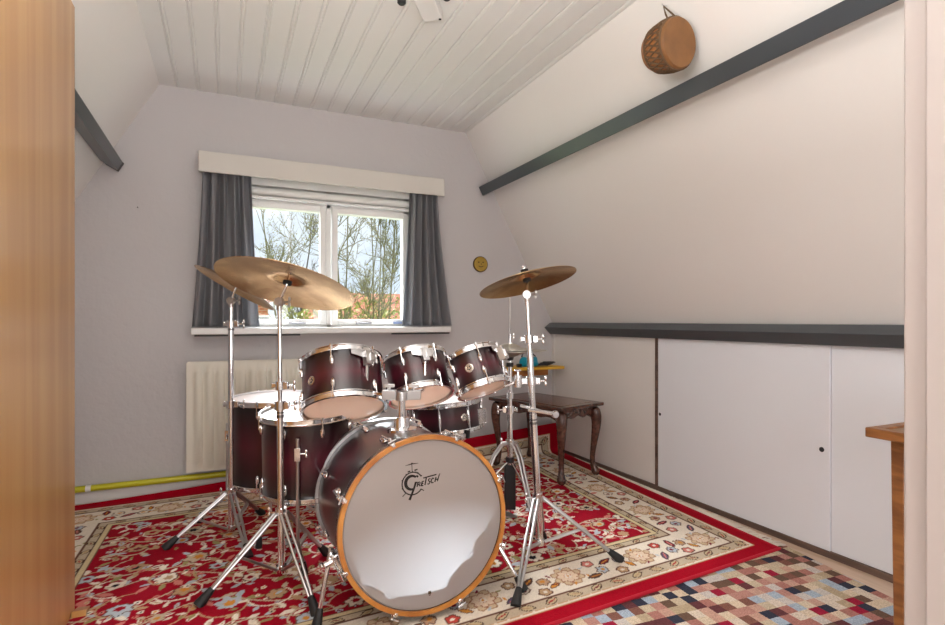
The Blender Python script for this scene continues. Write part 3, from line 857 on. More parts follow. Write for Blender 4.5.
def tom_bracket(td, C, L, R, deg, h, drop_to):
    """suspension plate + clamp + eye on the front of a tom"""
    t, n, e1, e2 = td; C = V(C)
    a = math.radians(deg); rad = e1 * math.cos(a) + e2 * math.sin(a); tg = n.cross(rad)
    p = C + n * h + rad * R
    br = MB()
    # curved plate hung from the rim
    arc = []
    for k in range(-5, 6):
        b = a + k * .07; rr = e1 * math.cos(b) + e2 * math.sin(b)
        arc.append((C + n * (L - .02) + rr * (R + .009), rr, k))
    vs, fs = [], []
    for (q, rr, k) in arc:
        w = .034 - .0032 * abs(k)
        vs += [q, q - n * w, q - n * w + rr * .003, q + rr * .003]
    for i in range(len(arc) - 1):
        b = i * 4
        fs += [(b, b + 4, b + 5, b + 1), (b + 1, b + 5, b + 6, b + 2), (b + 2, b + 6, b + 7, b + 3), (b + 3, b + 7, b + 4, b)]
    fs += [(0, 1, 2, 3), (len(vs) - 1, len(vs) - 2, len(vs) - 3, len(vs) - 4)]
    br.add(vs, fs)
    br.build('mount_plate', M['steel'], parent=t)
    cl = MB()
    c = C + n * (h) + rad * (R + .022)
    cl.obox(c, tg, rad, n, .026, .026, .055)
    cl.obox(c + rad * .014 + tg * .012, tg, rad, n, .02, .012, .03)
    cl.tube([c + tg * .01, c + tg * .03 + rad * .01], .0035, 8)
    wn = c + tg * .032 + rad * .012
    cl.ball(wn + n * .011, (.004, .006, .011), (rad, tg, n), 10, 6); cl.ball(wn - n * .011, (.004, .006, .011), (rad, tg, n), 10, 6)
    cl.build('mount_clamp', M['steel'], parent=t, bevel=.003)
    return c
b12 = tom_bracket(tom12, (.416, 2.088, .635), .203, .1525, 38, .145, .7)
b10 = tom_bracket(tom10, (.738, 2.115, .661), .178, .127, 14, .125, .7)
b8 = tom_bracket(tom8, (.950, 1.961, .698), .165, .100, 62, .11, .7)

# -- floor toms
def floor_tom(C, n, R, L, label, legs, badge=None, off=0, nl=8):
    t, n, e1, e2 = drum('floor_tom', C, n, R, L, label, nl, off, badge, 'floor toms of the drum kit')
    C = V(C)
    for deg, fp, hb in legs:
        a = math.radians(deg); rad = e1 * math.cos(a) + e2 * math.sin(a); tg = n.cross(rad)
        p = C + n * hb + rad * (R + .014)
        bk = MB().obox(p, tg, rad, n, .022, .026, .05); bk.tube([p + tg * .01, p + tg * .028], .004, 8)
        bk.ball(p + tg * .03 + n * .008, (.004, .005, .009), (rad, tg, n), 8, 6); bk.ball(p + tg * .03 - n * .008, (.004, .005, .009), (rad, tg, n), 8, 6)
        fpv = V((fp[0], fp[1], ZR))
        top = p + n * .06 + rad * .004
        mid = V((p.x + rad.x * .004, p.y + rad.y * .004, .15))
        knee = mid.lerp(fpv, .45) + V((0, 0, .0))
        lg = MB().tube([top, p + rad * .004, mid, knee, fpv + V((0, 0, .04))], .0065, 10)
        bk.build('leg_bracket', M['chrome'], parent=t, bevel=.003)
        lo = lg.build('leg', M['leg_metal'], parent=t)
        rf = MB(); foot(rf, fpv, V((knee.x - fpv.x, knee.y - fpv.y, .25)), .012, .05)
        rf.build('rubber_foot', M['rubber'], parent=lo)
    return t
floor_tom((.316, 2.327, .285), (-.02, -.05, 1), .1785, .325, 'smaller dark cherry floor tom in front of the other, behind the front stand', [(-4, (.275, 2.14), .20), (118, (.51, 2.43), .20), (-122, (.13, 2.47), .20)], None, 24)
floor_tom((.226, 2.815, .205), (0, -.02, 1), .203, .405, 'larger dark cherry floor tom at the back beside the radiator', [(-88, (-.113, 2.90), .22), (40, (.43, 2.69), .25), (150, (.36, 3.04), .25)], None, -12)

# -- snare and its stand
snC = V((1.015, 2.534, .432)); snN = V((-.07, .05, 1))
sd = drum('snare_drum', snC, snN, .1785, .150, 'shallow dark cherry snare drum behind the bass drum, under the rack toms', 8, -15, (24, .5), None, 'reso', True, 'drum')
n, e1, e2 = sd[1:]
p = dpt(snC, n, e1, e2, .06, 62, .192)
MB().obox(p, n.cross(e1), e2, n, .035, .022, .075).build('strainer', M['chrome'], parent=sd[0], bevel=.004)
t = thing('snare_stand', (1.02, 2.55, ZR), 'low chrome tripod stand holding the snare drum', 'drum stand')
base = V((1.02, 2.54, 0))
bs = MB(); hubz = .36
bs.tube([base + V((0, 0, .06)), base + V((0, 0, hubz))], .0125, 12); bs.build('tube', M['chrome'], parent=t)
for k in range(3):
    a = math.radians(-80 + 120 * k)
    q = snC + V((math.cos(a) * .175, math.sin(a) * .175, -.012)); q.z = (snC - snN * 0).z - .010 + (-.07 * -1) * math.cos(a) * .175 * 1 - .05 * math.sin(a) * .175
    ar = MB().tube([base + V((0, 0, hubz)), base.lerp(q, .35) * 1 + V((0, 0, 0)) if False else V((base.x + (q.x - base.x) * .4, base.y + (q.y - base.y) * .4, hubz - .005)), V((base.x + (q.x - base.x) * .95, base.y + (q.y - base.y) * .95, q.z - .022)), q + V((math.cos(a) * .018, math.sin(a) * .018, -.003)), q + V((math.cos(a) * .022, math.sin(a) * .022, .028))], .006, 8)
    ao = ar.build('basket_arm', M['chrome'], parent=t)
    MB().tube([q + V((math.cos(a) * .019, math.sin(a) * .019, -.012)), q + V((math.cos(a) * .022, math.sin(a) * .022, .026))], .0095, 10).build('grip', M['rubber'], parent=ao)
for k in range(3):
    a = math.radians(40 + 120 * k); fp = base + V((math.cos(a) * .23, math.sin(a) * .23, ZR))
    lo = MB().tube([base + V((0, 0, .2)), fp + V((0, 0, .02))], .007, 8).build('leg', M['chrome'], parent=t)
    MB().tube([base + V((0, 0, .07)), base.lerp(fp, .5) + V((0, 0, .11))], .005, 8).build('brace', M['chrome'], parent=t)
    rf = MB(); foot(rf, fp, base + V((0, 0, .2)) - fp); rf.build('rubber_foot', M['rubber'], parent=lo)

# -- bass drum
BC = V((.597, 1.655, .318)); BN = V((.012, .995, -.055)).normalized(); BR, BL = .276, .52
_, be1, be2 = frame(BN, (0, 0, 1)); be2 = -be2 if be2.x < 0 else be2
t = bass = thing('bass_drum', (.61, 1.9, ZR), 'large dark cherry bass drum with a white front head and wooden hoop', 'drum')
def bp(h, deg, r):
    a = math.radians(deg); return BC + BN * h + (be1 * math.cos(a) + be2 * math.sin(a)) * r
def brad(deg):
    a = math.radians(deg); return be1 * math.cos(a) + be2 * math.sin(a)
MB().lathe(BC, BN, [(BR, .03), (BR, BL - .03)], 96, ref=(0, 0, 1)).build('shell', M['burst'], parent=t)
MB().lathe(BC, BN, [(BR - .008, BL - .03), (BR - .008, .03)], 96, ref=(0, 0, 1)).build('inner_ply', mat('shell_inside', lin(176, 140, 100), .6), parent=t)
hp = [(BR - .005, 0), (BR + .010, 0), (BR + .012, .003), (BR + .012, .036), (BR + .010, .039), (BR + .0005, .039), (BR + .0005, .02), (BR - .004, .018)]
hw_ = [(BR - .004, 0), (BR + .009, 0), (BR + .011, .002), (BR + .0118, .010), (BR + .0005, .010), (BR + .0005, .0095), (BR - .004, .0095)]
hk_ = [(BR - .004, .0098), (BR + .0118, .0102), (BR + .012, .036), (BR + .010, .039), (BR + .0005, .039), (BR + .0005, .02), (BR - .004, .018)]
wh = tag(MB().lathe(BC, BN, hw_, 96, loop=True, ref=(0, 0, 1)).build('hoop', M['wood_hoop'], parent=t), 'natural wood front hoop')
tag(MB().lathe(BC, BN, hk_, 96, loop=True, ref=(0, 0, 1)).build('hoop_band', mat('dark_hoop', (.045, .045, .052), .25, coat=.4), parent=wh), 'dark outer band of the front hoop')
tag(MB().lathe(BC + BN * BL, -BN, hp, 96, loop=True, ref=(0, 0, 1)).build('hoop', mat('silver_hoop', (.46, .46, .47), .28, metal=.55), parent=t), 'silver grey rear hoop')
fh = MB().lathe(BC + BN * .012, -BN, [(BR + .0, -.003), (BR - .006, -.002), (BR - .0085, .004), (BR - .014, .0045), (0, .0045)], 96, ref=(0, 0, 1)).build('front_head', M['bass_head'], parent=t)
MB().lathe(BC + BN * (BL - .012), BN, [(BR, -.003), (BR - .006, -.002), (BR - .0085, .004), (0, .0045)], 96, ref=(0, 0, 1)).build('batter_head', M['clear_head'], parent=t)
# crumpled blanket lying inside, seen as a silhouette through the front head
rnd = random.Random(4)
nu, nv = 120, 14; vs = []
def blank_h(a):
    return np.interp(-a, [-110, -90, -76, -62, -54, -50, -40, -32, -25, -15, 0, 18, 22, 27, 40, 47, 52, 58, 66, 75, 78, 84, 90, 110],
                        [.008, .012, .022, .02, .012, .028, .038, .022, .042, .05, .056, .05, .068, .076, .082, .074, .060, .076, .080, .062, .048, .046, .024, .01])
for i in range(nu + 1):
    a = -105 + 210 * i / nu
    for j in range(nv + 1):
        w = j / nv
        hgt = blank_h(a) * (1.0 if w < .1 else (.9 + .4 * math.sin(w * 9 + a * .12)))
        vs.append(bp(.019 + w * .32, 180 + a, BR - .010 - max(hgt, .008)))
b0 = len(vs)
for i in range(nu + 1):
    a = -105 + 210 * i / nu
    for j in range(nv + 1):
        vs.append(bp(.019 + j / nv * .32, 180 + a, BR - .0095))
fs = []
q = nv + 1
for i in range(nu):
    for j in range(nv):
        a = i * q + j
        fs.append((a, a + 1, a + q + 1, a + q)); fs.append((b0 + a, b0 + a + q, b0 + a + q + 1, b0 + a + 1))
    a = i * q; fs.append((a, a + q, b0 + a + q, b0 + a)); a = i * q + nv; fs.append((a, b0 + a, b0 + a + q, a + q))
tag(MB().add(vs, fs).build('damping_blanket', M['pillow'], parent=t, angle=60), 'grey crumpled blanket showing through the head')
for k in range(8):
    dg = 22.5 + 45 * k
    for s in (1, -1):
        h0 = .0 if s > 0 else BL
        cl = MB(); r_ = brad(dg); tg = BN.cross(r_)
        cp = bp(h0 + s * .016, dg, BR + .013)
        cl.obox(cp, tg, r_, BN, .018, .008, .038); cl.obox(bp(h0 - s * .0022, dg, BR + .009), tg, r_, BN, .012, .012, .0042)
        cl.ball(bp(h0 + s * .022, dg, BR + .022), (.008, .012, .015), (tg, r_, BN), 10, 6)
        co = cl.build('claw', M['chrome'], parent=t, bevel=.002)
        rd = MB().tube([bp(h0 - s * .004, dg, BR + .024), bp(h0 + s * .12, dg, BR + .024)], .0035, 8)
        rd.tube([bp(h0 - s * .004, dg, BR + .024) - tg * .014, bp(h0 - s * .004, dg, BR + .024) + tg * .014], .0035, 8)
        rd.build('tension_rod', M['chrome'], parent=t)
        lm = MB(); p = bp(h0 + s * .125, dg, BR + .006)
        lm.ball(p, (.013, .013, .027), (tg, r_, BN), 12, 8); lm.ball(p + r_ * .008 - BN * s * .01, (.008, .011, .014), (tg, r_, BN), 10, 6)
        lm.build('lug', M['chrome'], parent=t)
for sgn, dg, fp in ((-1, -112, (.262, 1.755)), (1, 112, (.975, 1.68))):
    root = bp(.13, dg, BR + .012); r_ = brad(dg); tg = BN.cross(r_)
    bk = MB().obox(root, tg, r_, BN, .05, .03, .06); bk.tube([root + r_ * .01, root + r_ * .045], .011, 10); bk.ball(root + r_ * .05 + BN * .02, (.008, .008, .016), (tg, r_, BN))
    sp_ = bk.build('spur_bracket', M['chrome'], parent=t, bevel=.004)
    fpv = V((fp[0], fp[1], ZR)); st = root + r_ * .03
    so = MB().tube([st + (st - fpv).normalized() * .05, fpv + (st - fpv).normalized() * .03], [.0085, .007], 10).build('spur', M['chrome'], parent=t)
    rf = MB(); foot(rf, fpv, st - fpv, .014, .055); rf.build('rubber_foot', M['rubber'], parent=so)
# post for the two larger rack toms
pb_ = V((.589, 1.908, 0))
ztop = .715
pm = MB(); pz = BC.z + BN.z * .25 + BR
plate = []
for k in range(-3, 4):
    plate.append(k)
pm.lathe((pb_.x, pb_.y, pz - .010), (0, 0, 1), [(.0, .0), (.055, .0), (.055, .016), (.03, .02), (.026, .055), (.016, .058), (0, .058)], 32)
pm.build('post_base', M['chrome'], parent=t)
po = MB().tube([(pb_.x, pb_.y, pz), (pb_.x, pb_.y, ztop)], .0135, 16).build('tom_post', M['chrome'], parent=t)
hl = MB()
hz = .708
hl.tube([(pb_.x, pb_.y, hz - .02), (pb_.x, pb_.y, hz + .012)], .024, 16)
for sg in (-1, 1):
    c = V((pb_.x, pb_.y, hz)) + rgt * sg * .045
    hl.obox(c, rgt, fwd, up, .05, .035, .034)
    hl.tube([c + up * .015, c + up * .03], .005, 8); hl.obox(c + up * .033, rgt, fwd, up, .038, .007, .012)
ho = hl.build('tom_holder', M['steel'], parent=t, bevel=.003)
for sg, b in ((-1, b12), (1, b10)):
    c = V((pb_.x, pb_.y, hz)) + rgt * sg * .05
    elbow = V((b.x, b.y, hz)) - fwd * .02
    MB().tube([c, c.lerp(elbow, .85), elbow + V((0, 0, .012)), elbow.lerp(b, .6), b], .0065, 10).build('tom_arm', M['chrome'], parent=t)

# printed emblem on the front head: ring with a small kit, big G and RETSCH
LG = MB()
lo_c = BC - BN * (.0045 - .012) - BN * .0008
lu = -be1                       # placeholder, set below
ex = V((1, 0, 0)); ex = (ex - BN * ex.dot(BN)).normalized(); ez = BN.cross(ex) * -1
ez = ez if ez.z > 0 else -ez
ORG = (412.0, 483.0)
def lp(zx, zy):
    """emblem units (12.5 per pixel of 3.05 mm) to the head plane"""
    dx = (zx - 275) / 12.5 * .00305 / .92; dz = -(zy - 350) / 12.5 * .00305
    return EC + ex * dx + ez * dz
EC = lo_c + ex * -.045 + ez * .135
def ribbon(pts, ws):
    n_ = len(pts); vs = []
    ws = ws if isinstance(ws, (list, tuple)) else [ws] * n_
    for i in range(n_):
        a = V((*pts[max(i - 1, 0)], 0)); b = V((*pts[min(i + 1, n_ - 1)], 0)); d = (b - a).normalized(); nn = V((-d.y, d.x, 0)) * ws[i] / 2
        p = V((*pts[i], 0))
        for q in (p + nn, p - nn): vs.append(lp(q.x, q.y))
    b = len(vs)
    vs += [p - BN * .0004 for p in vs]
    fs = []
    for i in range(n_ - 1):
        k = 2 * i
        fs += [(k, k + 1, k + 3, k + 2), (b + k, b + k + 2, b + k + 3, b + k + 1), (k, k + 2, b + k + 2, b + k), (k + 1, b + k + 1, b + k + 3, k + 3)]
    fs += [(0, b, b + 1, 1), (2 * n_ - 2, 2 * n_ - 1, b + 2 * n_ - 1, b + 2 * n_ - 2)]
    LG.add(vs, fs)
arcf = lambda cx, cy, rx, ry, a0, a1, n=40: [(cx + rx * math.cos(math.radians(a0 + (a1 - a0) * i / n)), cy + ry * math.sin(math.radians(a0 + (a1 - a0) * i / n))) for i in range(n + 1)]
ribbon(arcf(275, 350, 133, 147, 35, 327, 60), 15)
g_ = arcf(265, 338, 78, 88, -48, -285, 40)
ribbon(g_, [26 + 14 * math.sin(i / 40 * PI) for i in range(41)])
ribbon([(318, 335), (290, 420), (262, 490), (232, 560)], [26, 24, 26, 30])
ribbon([(345, 275), (325, 250)], [26, 20])
ribbon([(300, 352), (335, 340)], 18)
ribbon([(268, 82), (272, 195)], 7); ribbon([(185, 108), (270, 92), (352, 92)], [4, 16, 4]); ribbon([(262, 82), (278, 82)], 10)
ribbon([(215, 192), (247, 184)], 16); ribbon([(300, 180), (340, 172)], 16); ribbon([(228, 200), (232, 215)], 6); ribbon([(318, 186), (320, 202)], 6)
ribbon([(185, 465), (145, 505)], 10); ribbon([(380, 435), (418, 462)], 12)
for a in (160, 200, 235, 270, 300, 325): 
    c_, s_ = math.cos(math.radians(a)), math.sin(math.radians(a)); ribbon([(275 + 125 * c_, 350 + 140 * s_), (275 + 146 * c_, 350 + 162 * s_)], 14)
# R E T S C H
ribbon([(330, 402), (345, 345)], 16); ribbon([(340, 345), (366, 342), (374, 356), (362, 368), (342, 372)], 13); ribbon([(352, 370), (372, 398)], 14)
ribbon([(384, 398), (398, 340)], 16); ribbon([(396, 342), (422, 338)], 14); ribbon([(391, 368), (412, 365)], 14); ribbon([(384, 396), (412, 392)], 14)
ribbon([(432, 392), (452, 298)], 16); ribbon([(412, 296), (500, 282), (585, 270)], 16)
ribbon([(506, 318), (488, 316), (478, 330), (484, 344), (496, 354), (494, 374), (480, 384), (464, 380)], 14)
ribbon([(552, 320), (535, 312), (520, 328), (512, 356), (522, 374), (545, 368)], 16)
ribbon([(562, 368), (580, 305)], 16); ribbon([(596, 362), (618, 290), (632, 262)], [13, 13, 8]); ribbon([(572, 338), (606, 330)], 13)
tag(LG.build('emblem', M['logo'], parent=fh, smooth=False), 'black emblem with a drum ring and lettering')
LG = MB()
EC2 = EC
EC = lo_c + ex * .006 + ez * -.222
ribbon([(258, 330), (292, 326)], 12); ribbon([(255, 350), (296, 346)], 26); ribbon([(266, 376), (288, 372)], 12)
LG.build('maker_mark', M['plaque_dk'], parent=fh, smooth=False)

# bass pedal behind the drum
t = thing('bass_pedal', (.62, 2.3, ZR), 'steel bass drum pedal on the rug behind the bass drum', 'pedal')
bp0 = BC + BN * BL
MB().hexa([(.57, 2.22, .012), (.67, 2.22, .012), (.67, 2.50, .012), (.57, 2.50, .012), (.57, 2.22, .02), (.67, 2.22, .02), (.67, 2.50, .02), (.57, 2.50, .02)]).build('base_plate', M['steel'], parent=t)
MB().hexa([(.58, 2.24, .09), (.66, 2.24, .09), (.66, 2.48, .03), (.58, 2.48, .03), (.58, 2.24, .096), (.66, 2.24, .096), (.66, 2.48, .036), (.58, 2.48, .036)]).build('footboard', M['black'], parent=t)
for a in (.575, .665): MB().tube([(a, 2.24, .02), (a, 2.225, .2)], .007, 8).build('post', M['chrome'], parent=t)
MB().tube([(.57, 2.225, .2), (.67, 2.225, .2)], .006, 8).build('axle', M['chrome'], parent=t)
bt = MB().tube([(.62, 2.225, .2), (.62, 2.29, .36)], .004, 8); bt.ball((.62, 2.28, .36), (.025, .03, .025)); bt.build('beater', M['felt'], parent=t)

# ------------------------------------------------------------------ stands and cymbals
def wing(mb, p, d, s=1.0):
    """wing bolt sticking out along d"""
    d = nrm(d); s1 = V((0, 0, 1)) if abs(d.z) < .8 else V((1, 0, 0)); s2 = d.cross(s1).normalized(); s1 = s2.cross(d)
    mb.tube([p, p + d * .022 * s], .004 * s, 8)
    for k in (-1, 1): mb.ball(p + d * .026 * s + s1 * .011 * s * k, (.004 * s, .006 * s, .011 * s), (s2, d, s1), 8, 6)

def clampset(mb, p, ax, r, side):
    mb.tube([p - ax * .017, p + ax * .017], r + .007, 14)
    mb.obox(p + side * (r + .010), side, ax, side.cross(ax), .022, .026, .018)
    wing(mb, p + side * (r + .018), side)
    mb.tube([p - side * (r + .018) - ax * .01, p - side * (r + .018) + ax * .01], .006, 8); mb.obox(p - side * (r + .010), side, ax, side.cross(ax), .018, .014, .014)

def cymbal_stand(label, base, top, zc, feet, segs, clamps, tilt_to, dbl=True):
    """base/top: ends of the pole; zc: leg collar height; segs: (z0,z1,r); clamps: heights; tilt_to: cymbal centre"""
    base, top = V(base), V(top); ax = (top - base).normalized()
    at = lambda z: base + ax * ((z - base.z) / ax.z)
    t = thing('cymbal_stand', (base.x, base.y, ZR), label, 'cymbal stand', 'tripod cymbal stands')
    for z0_, z1_, r in segs:
        MB().tube([at(z0_), at(z1_)], r, 18).build('tube', M['chrome'], parent=t)
    for z_, r in clamps:
        c = MB(); clampset(c, at(z_), ax, r, rgt); c.build('clamp', M['chrome'], parent=t, bevel=.002)
    c = MB().tube([at(zc - .018), at(zc + .018)], .021, 16); MB().tube([at(base.z - .004), at(base.z + .022)], .019, 16).build('base_collar', M['chrome'], parent=t)
    wing(c, at(zc) - rgt * .02, -rgt)
    c.build('leg_collar', M['chrome'], parent=t)
    bnd = MB().tube([at(segs[0][1] - .04), at(segs[0][1] - .03)], segs[0][2] + .0012, 16); bnd.tube([at(segs[0][1] - .024), at(segs[0][1] - .018)], segs[0][2] + .0012, 16)
    bnd.build('memory_lock', M['chrome_dk'], parent=t)
    for fx, fy in feet:
        fp = V((fx, fy, ZR)); h = V((fx - base.x, fy - base.y, 0)).normalized(); sd = V((-h.y, h.x, 0))
        st = at(zc) + h * .022
        dr_ = (st - fp).normalized()
        ft_top = fp + dr_ * .045
        lg = MB()
        for k in ((-1, 1) if dbl else (0,)):
            lg.tube([st + sd * .009 * k, st.lerp(ft_top, .5) + sd * .010 * k, ft_top + sd * .004 * k], .0062, 8)
        lo = lg.build('leg', M['leg_metal'], parent=t)
        rf = MB(); foot(rf, fp, dr_, .0155, .065); rf.build('rubber_foot', M['rubber'], parent=lo)
        bt = at(base.z + .01) + h * .02; jn = st.lerp(ft_top, .56)
        b = MB()
        for k in (-1, 1): b.tube([bt + sd * .006 * k, jn + sd * .006 * k], .0045, 8)
        b.tube([jn - sd * .014, jn + sd * .014], .0055, 8)
        b.build('brace', M['leg_metal'], parent=t)
    # tilter head
    cc = V(tilt_to[0]); cn = nrm(tilt_to[1])
    tl = MB()
    piv = at(top.z)
    tl.tube([piv - ax * .03, piv - ax * .005], .011, 12)
    tl.tube([piv - fwd * .012, piv + fwd * .012], .0165, 20); tl.tube([piv - fwd * .016, piv - fwd * .011], .007, 12)
    wing(tl, piv + rgt * .014, rgt, .9)
    tl.build('tilter', M['leg_metal'], parent=t)
    rod = MB().tube([piv, piv.lerp(cc - cn * .025, .9), cc - cn * .012, cc + cn * .045], .0042, 10)
    rod.build('cymbal_rod', M['chrome'], parent=t)
    fe = MB().lathe(cc - cn * .018, cn, [(.0, 0), (.016, 0), (.017, .005), (.016, .0125), (.0045, .0125)], 20)
    fe.build('felt', M['felt'], parent=t)
    fe = MB().lathe(cc + cn * .0245, cn, [(.0045, 0), (.016, 0), (.016, .009), (.0045, .0095)], 20)
    fe.build('felt', M['felt'], parent=t)
    wg = MB(); wg.lathe(cc + cn * .034, cn, [(.0045, 0), (.009, 0), (.008, .012), (.0045, .013)], 16)
    for k in (-1, 1): wg.ball(cc + cn * .045 + cn.orthogonal().normalized() * .012 * k, .006, seg=8, rings=6)
    wg.build('wing_nut', M['chrome'], parent=t)
    return t, at, ax

def cymbal(C, n, R, label, name, group, bell=.26, bow=.028, m='cymbal', cat='cymbal', thick=.0012):
    C = V(C); n = nrm(n)
    pr = []
    rb = R * bell
    # distance from the centre -> height, hole at the middle
    top = [(.006, .024), (rb * .35, .0225), (rb * .7, .016), (rb * .93, .006), (rb * 1.06, .0025)]
    for k in range(1, 11):
        r = rb * 1.06 + (R - rb * 1.06) * k / 10; q = (r - rb) / (R - rb)
        top.append((r, .0025 - bow * q ** 1.7))
    pr = top + [(r, h - thick) for r, h in top[::-1]]
    b = MB().lathe(C, n, pr, 96, loop=True)
    o = b.build(name, M[m], loc=C, angle=50)
    me = o.data; a = me.attributes.new('rad', 'FLOAT', 'POINT')
    vals = []
    for v in me.vertices:
        p = V(v.co); vals.append((p - n * p.dot(n)).length)
    a.data.foreach_set('value', vals)
    return tag(o, label, cat, group)

# front left: ride
rideN = nrm((.257, .219, .941)); rideC = V((.208, 2.115, 1.109)) + rideN * .0245
cymbal_stand('chrome tripod stand in front of the floor toms, carrying the largest cymbal', (.194, 2.155, .035), (.186, 2.150, 1.05), .255,
             [(-.085, 2.050), (.387, 2.283), (.274, 1.825)], [(.03, .655, .0130), (.65, 1.035, .0080)], [(.735, .010), (.66, .0135)], (rideC, rideN))
cymbal(rideC, rideN, .2525, 'largest bronze cymbal, tilted in front of the window on the left', 'ride_cymbal', 'cymbals of the drum kit')
# back left: crash behind
ccN = nrm((.50, .05, .86)); ccC = V((.045, 2.66, 1.128)) + ccN * .022
cymbal_stand('chrome tripod stand at the far left beside the radiator', (.025, 2.685, .03), (.025, 2.68, 1.07), .20,
             [(-.235, 2.622), (.089, 2.38), (.17, 2.90)], [(.03, .975, .0125), (.96, 1.06, .0085)], [(.965, .013), (.60, .0135)], (ccC, ccN))
cymbal(ccC, ccN, .192, 'cymbal mostly hidden behind the largest cymbal, seen nearly edge-on', 'crash_cymbal', 'cymbals of the drum kit')
# right: crash
crN = nrm((-.137, .249, .959)); crC = V((1.137, 1.935, 1.138)) + crN * .022
rs, rat, rax = cymbal_stand('chrome tripod stand on the right of the bass drum, in front of the side table', (1.160, 1.875, .075), (1.112, 1.90, 1.085), .262,
             [(1.452, 1.728), (.893, 1.60), (1.284, 2.05)], [(.07, .60, .0155), (.59, .86, .0130), (.85, 1.07, .0095)], [(.735, .0145), (.905, .0135)], (crC, crN))
cymbal(crC, crN, .205, 'bronze cymbal on the right-hand stand, in front of the bare wall', 'crash_cymbal', 'cymbals of the drum kit')
bnd = MB().tube([rat(.9), rat(.918)], .0142, 14); tag(bnd.build('clamp_ring', M['brass'], parent=rs), 'brass coloured ring')
# arm to the small tom, and a spare arm
am = MB()
p0 = rat(.735); pl_ = p0 - rgt * .055 - fwd * .01
am.obox(p0 - rgt * .035, rgt, fwd, up, .05, .022, .022)
am.tube([pl_ - up * .024, pl_ + up * .024], .017, 14); am.tube([pl_ + up * .024, pl_ + up * .04], .006, 8); am.ball(pl_ + up * .044, (.014, .014, .006))
am.tube([pl_, V((b8.x + .012, b8.y - .005, pl_.z - .02)), V((b8.x + .010, b8.y - .004, pl_.z + .01)), b8], .0065, 10)
am.build('tom_arm', M['chrome'], parent=rs, bevel=.002)
sa = MB(); q0 = rat(.60)
sa.tube([q0 - rgt * .05 + up * .035, q0 + rgt * .085 - up * .005 + fwd * .02], .006, 10)
sa.tube([q0 + up * .022 - fwd * .02 - rgt * .02, q0 + rgt * .085 + up * .002], .0075, 10)
sa.ball(q0 + rgt * .09 + up * .0, .016); sa.tube([q0 + rgt * .09 - fwd * .02, q0 + rgt * .09 + fwd * .02], .012, 12)
sa.build('spare_arm', M['chrome'], parent=rs)

# hi-hat
hb = V((1.262, 2.316, 0))
t = thing('hi_hat_stand', (hb.x, hb.y, ZR), 'chrome hi-hat stand with arched legs beside the smallest rack tom', 'hi-hat stand')
MB().tube([hb + V((0, 0, .05)), hb + V((0, 0, .55))], .0135, 16).build('tube', M['chrome'], parent=t)
MB().tube([hb + V((0, 0, .53)), hb + V((0, 0, .785))], .0105, 16).build('tube', M['chrome'], parent=t)
MB().tube([hb + V((0, 0, .7)), hb + V((0, 0, 1.095))], .0034, 10).build('pull_rod', M['chrome'], parent=t)
c = MB(); clampset(c, hb + V((0, 0, .545)), up, .014, -rgt); MB().tube([hb + V((0, 0, .60)), hb + V((0, 0, .63))], .018, 14).build('collar', M['chrome'], parent=t); c.build('clamp', M['chrome'], parent=t, bevel=.002)
c = MB().lathe(hb + V((0, 0, .785)), up, [(.011, 0), (.017, .004), (.021, .02), (.021, .028), (.0, .028)], 20); c.lathe(hb + V((0, 0, .755)), up, [(.0105, 0), (.018, 0), (.018, .02), (.0105, .02)], 16)
c.build('seat_cup', M['black'], parent=t)
c = MB().tube([hb + V((0, 0, .865)), hb + V((0, 0, .915))], .007, 12); wing(c, hb + V((0, 0, .905)), rgt, .7); c.tube([hb + V((0, 0, .866)), hb + V((0, 0, .876))], .0125, 12)
c.build('clutch', M['chrome'], parent=t)
c = MB().tube([hb + V((0, 0, .365)), hb + V((0, 0, .40))], .021, 16); wing(c, hb + V((-.018, 0, .39)), -rgt); c.build('leg_collar', M['chrome'], parent=t)
MB().tube([hb + V((0, 0, .29)), hb + V((0, 0, .315))], .020, 16).build('lower_collar', M['black'], parent=t)
for k, (fx, fy) in enumerate(((1.44, 2.43), (1.035, 2.29), (1.27, 2.10))):
    h = V((fx - hb.x, fy - hb.y, 0)); hn = h.normalized(); L_ = h.length; sd = V((-hn.y, hn.x, 0))
    lg = MB()
    for q in (-1, 1):
        lg.tube([hb + V((0, 0, .382)) + hn * .02 + sd * .006 * q, hb + V((0, 0, .378)) + hn * .05 + sd * .009 * q, hb + V((0, 0, .33)) + hn * (L_ * .42) + sd * .009 * q, hb + V((0, 0, .18)) + hn * (L_ * .74) + sd * .008 * q, V((fx, fy, .05)) + sd * .004 * q], .0058, 8)
    lo = lg.build('leg', M['leg_metal'], parent=t)
    rf = MB(); foot(rf, V((fx, fy, ZR)), V((-hn.x * .35, -hn.y * .35, 1)), .014, .05); rf.build('rubber_foot', M['rubber'], parent=lo)
    MB().tube([hb + V((0, 0, .30)), hb + V((0, 0, .2)) + hn * L_ * .66], .0045, 8).build('brace', M['chrome'], parent=t)
fr = MB().obox(hb + V((0, 0, .17)), rgt, fwd, up, .055, .03, .22); fr.build('pedal_frame', M['black'], parent=t, bevel=.006)
pd = V((-.15, .99, 0))
MB().obox(hb + pd * .16 + V((0, 0, .020)), rgt, pd, up, .085, .30, .008).build('base_plate', M['steel'], parent=t)
MB().obox(hb + pd * .15 + V((0, 0, .070)), pd.cross(up), pd + V((0, 0, -.28)), V((0, .28, 1)), .08, .26, .008).build('footboard', M['black'], parent=t)
hz0 = .835
h1 = thing('hi_hat_cymbals', hb + V((0, 0, .82)), 'pair of pale hi-hat cymbals on the stand next to the smallest rack tom', 'cymbal', 'cymbals of the drum kit')
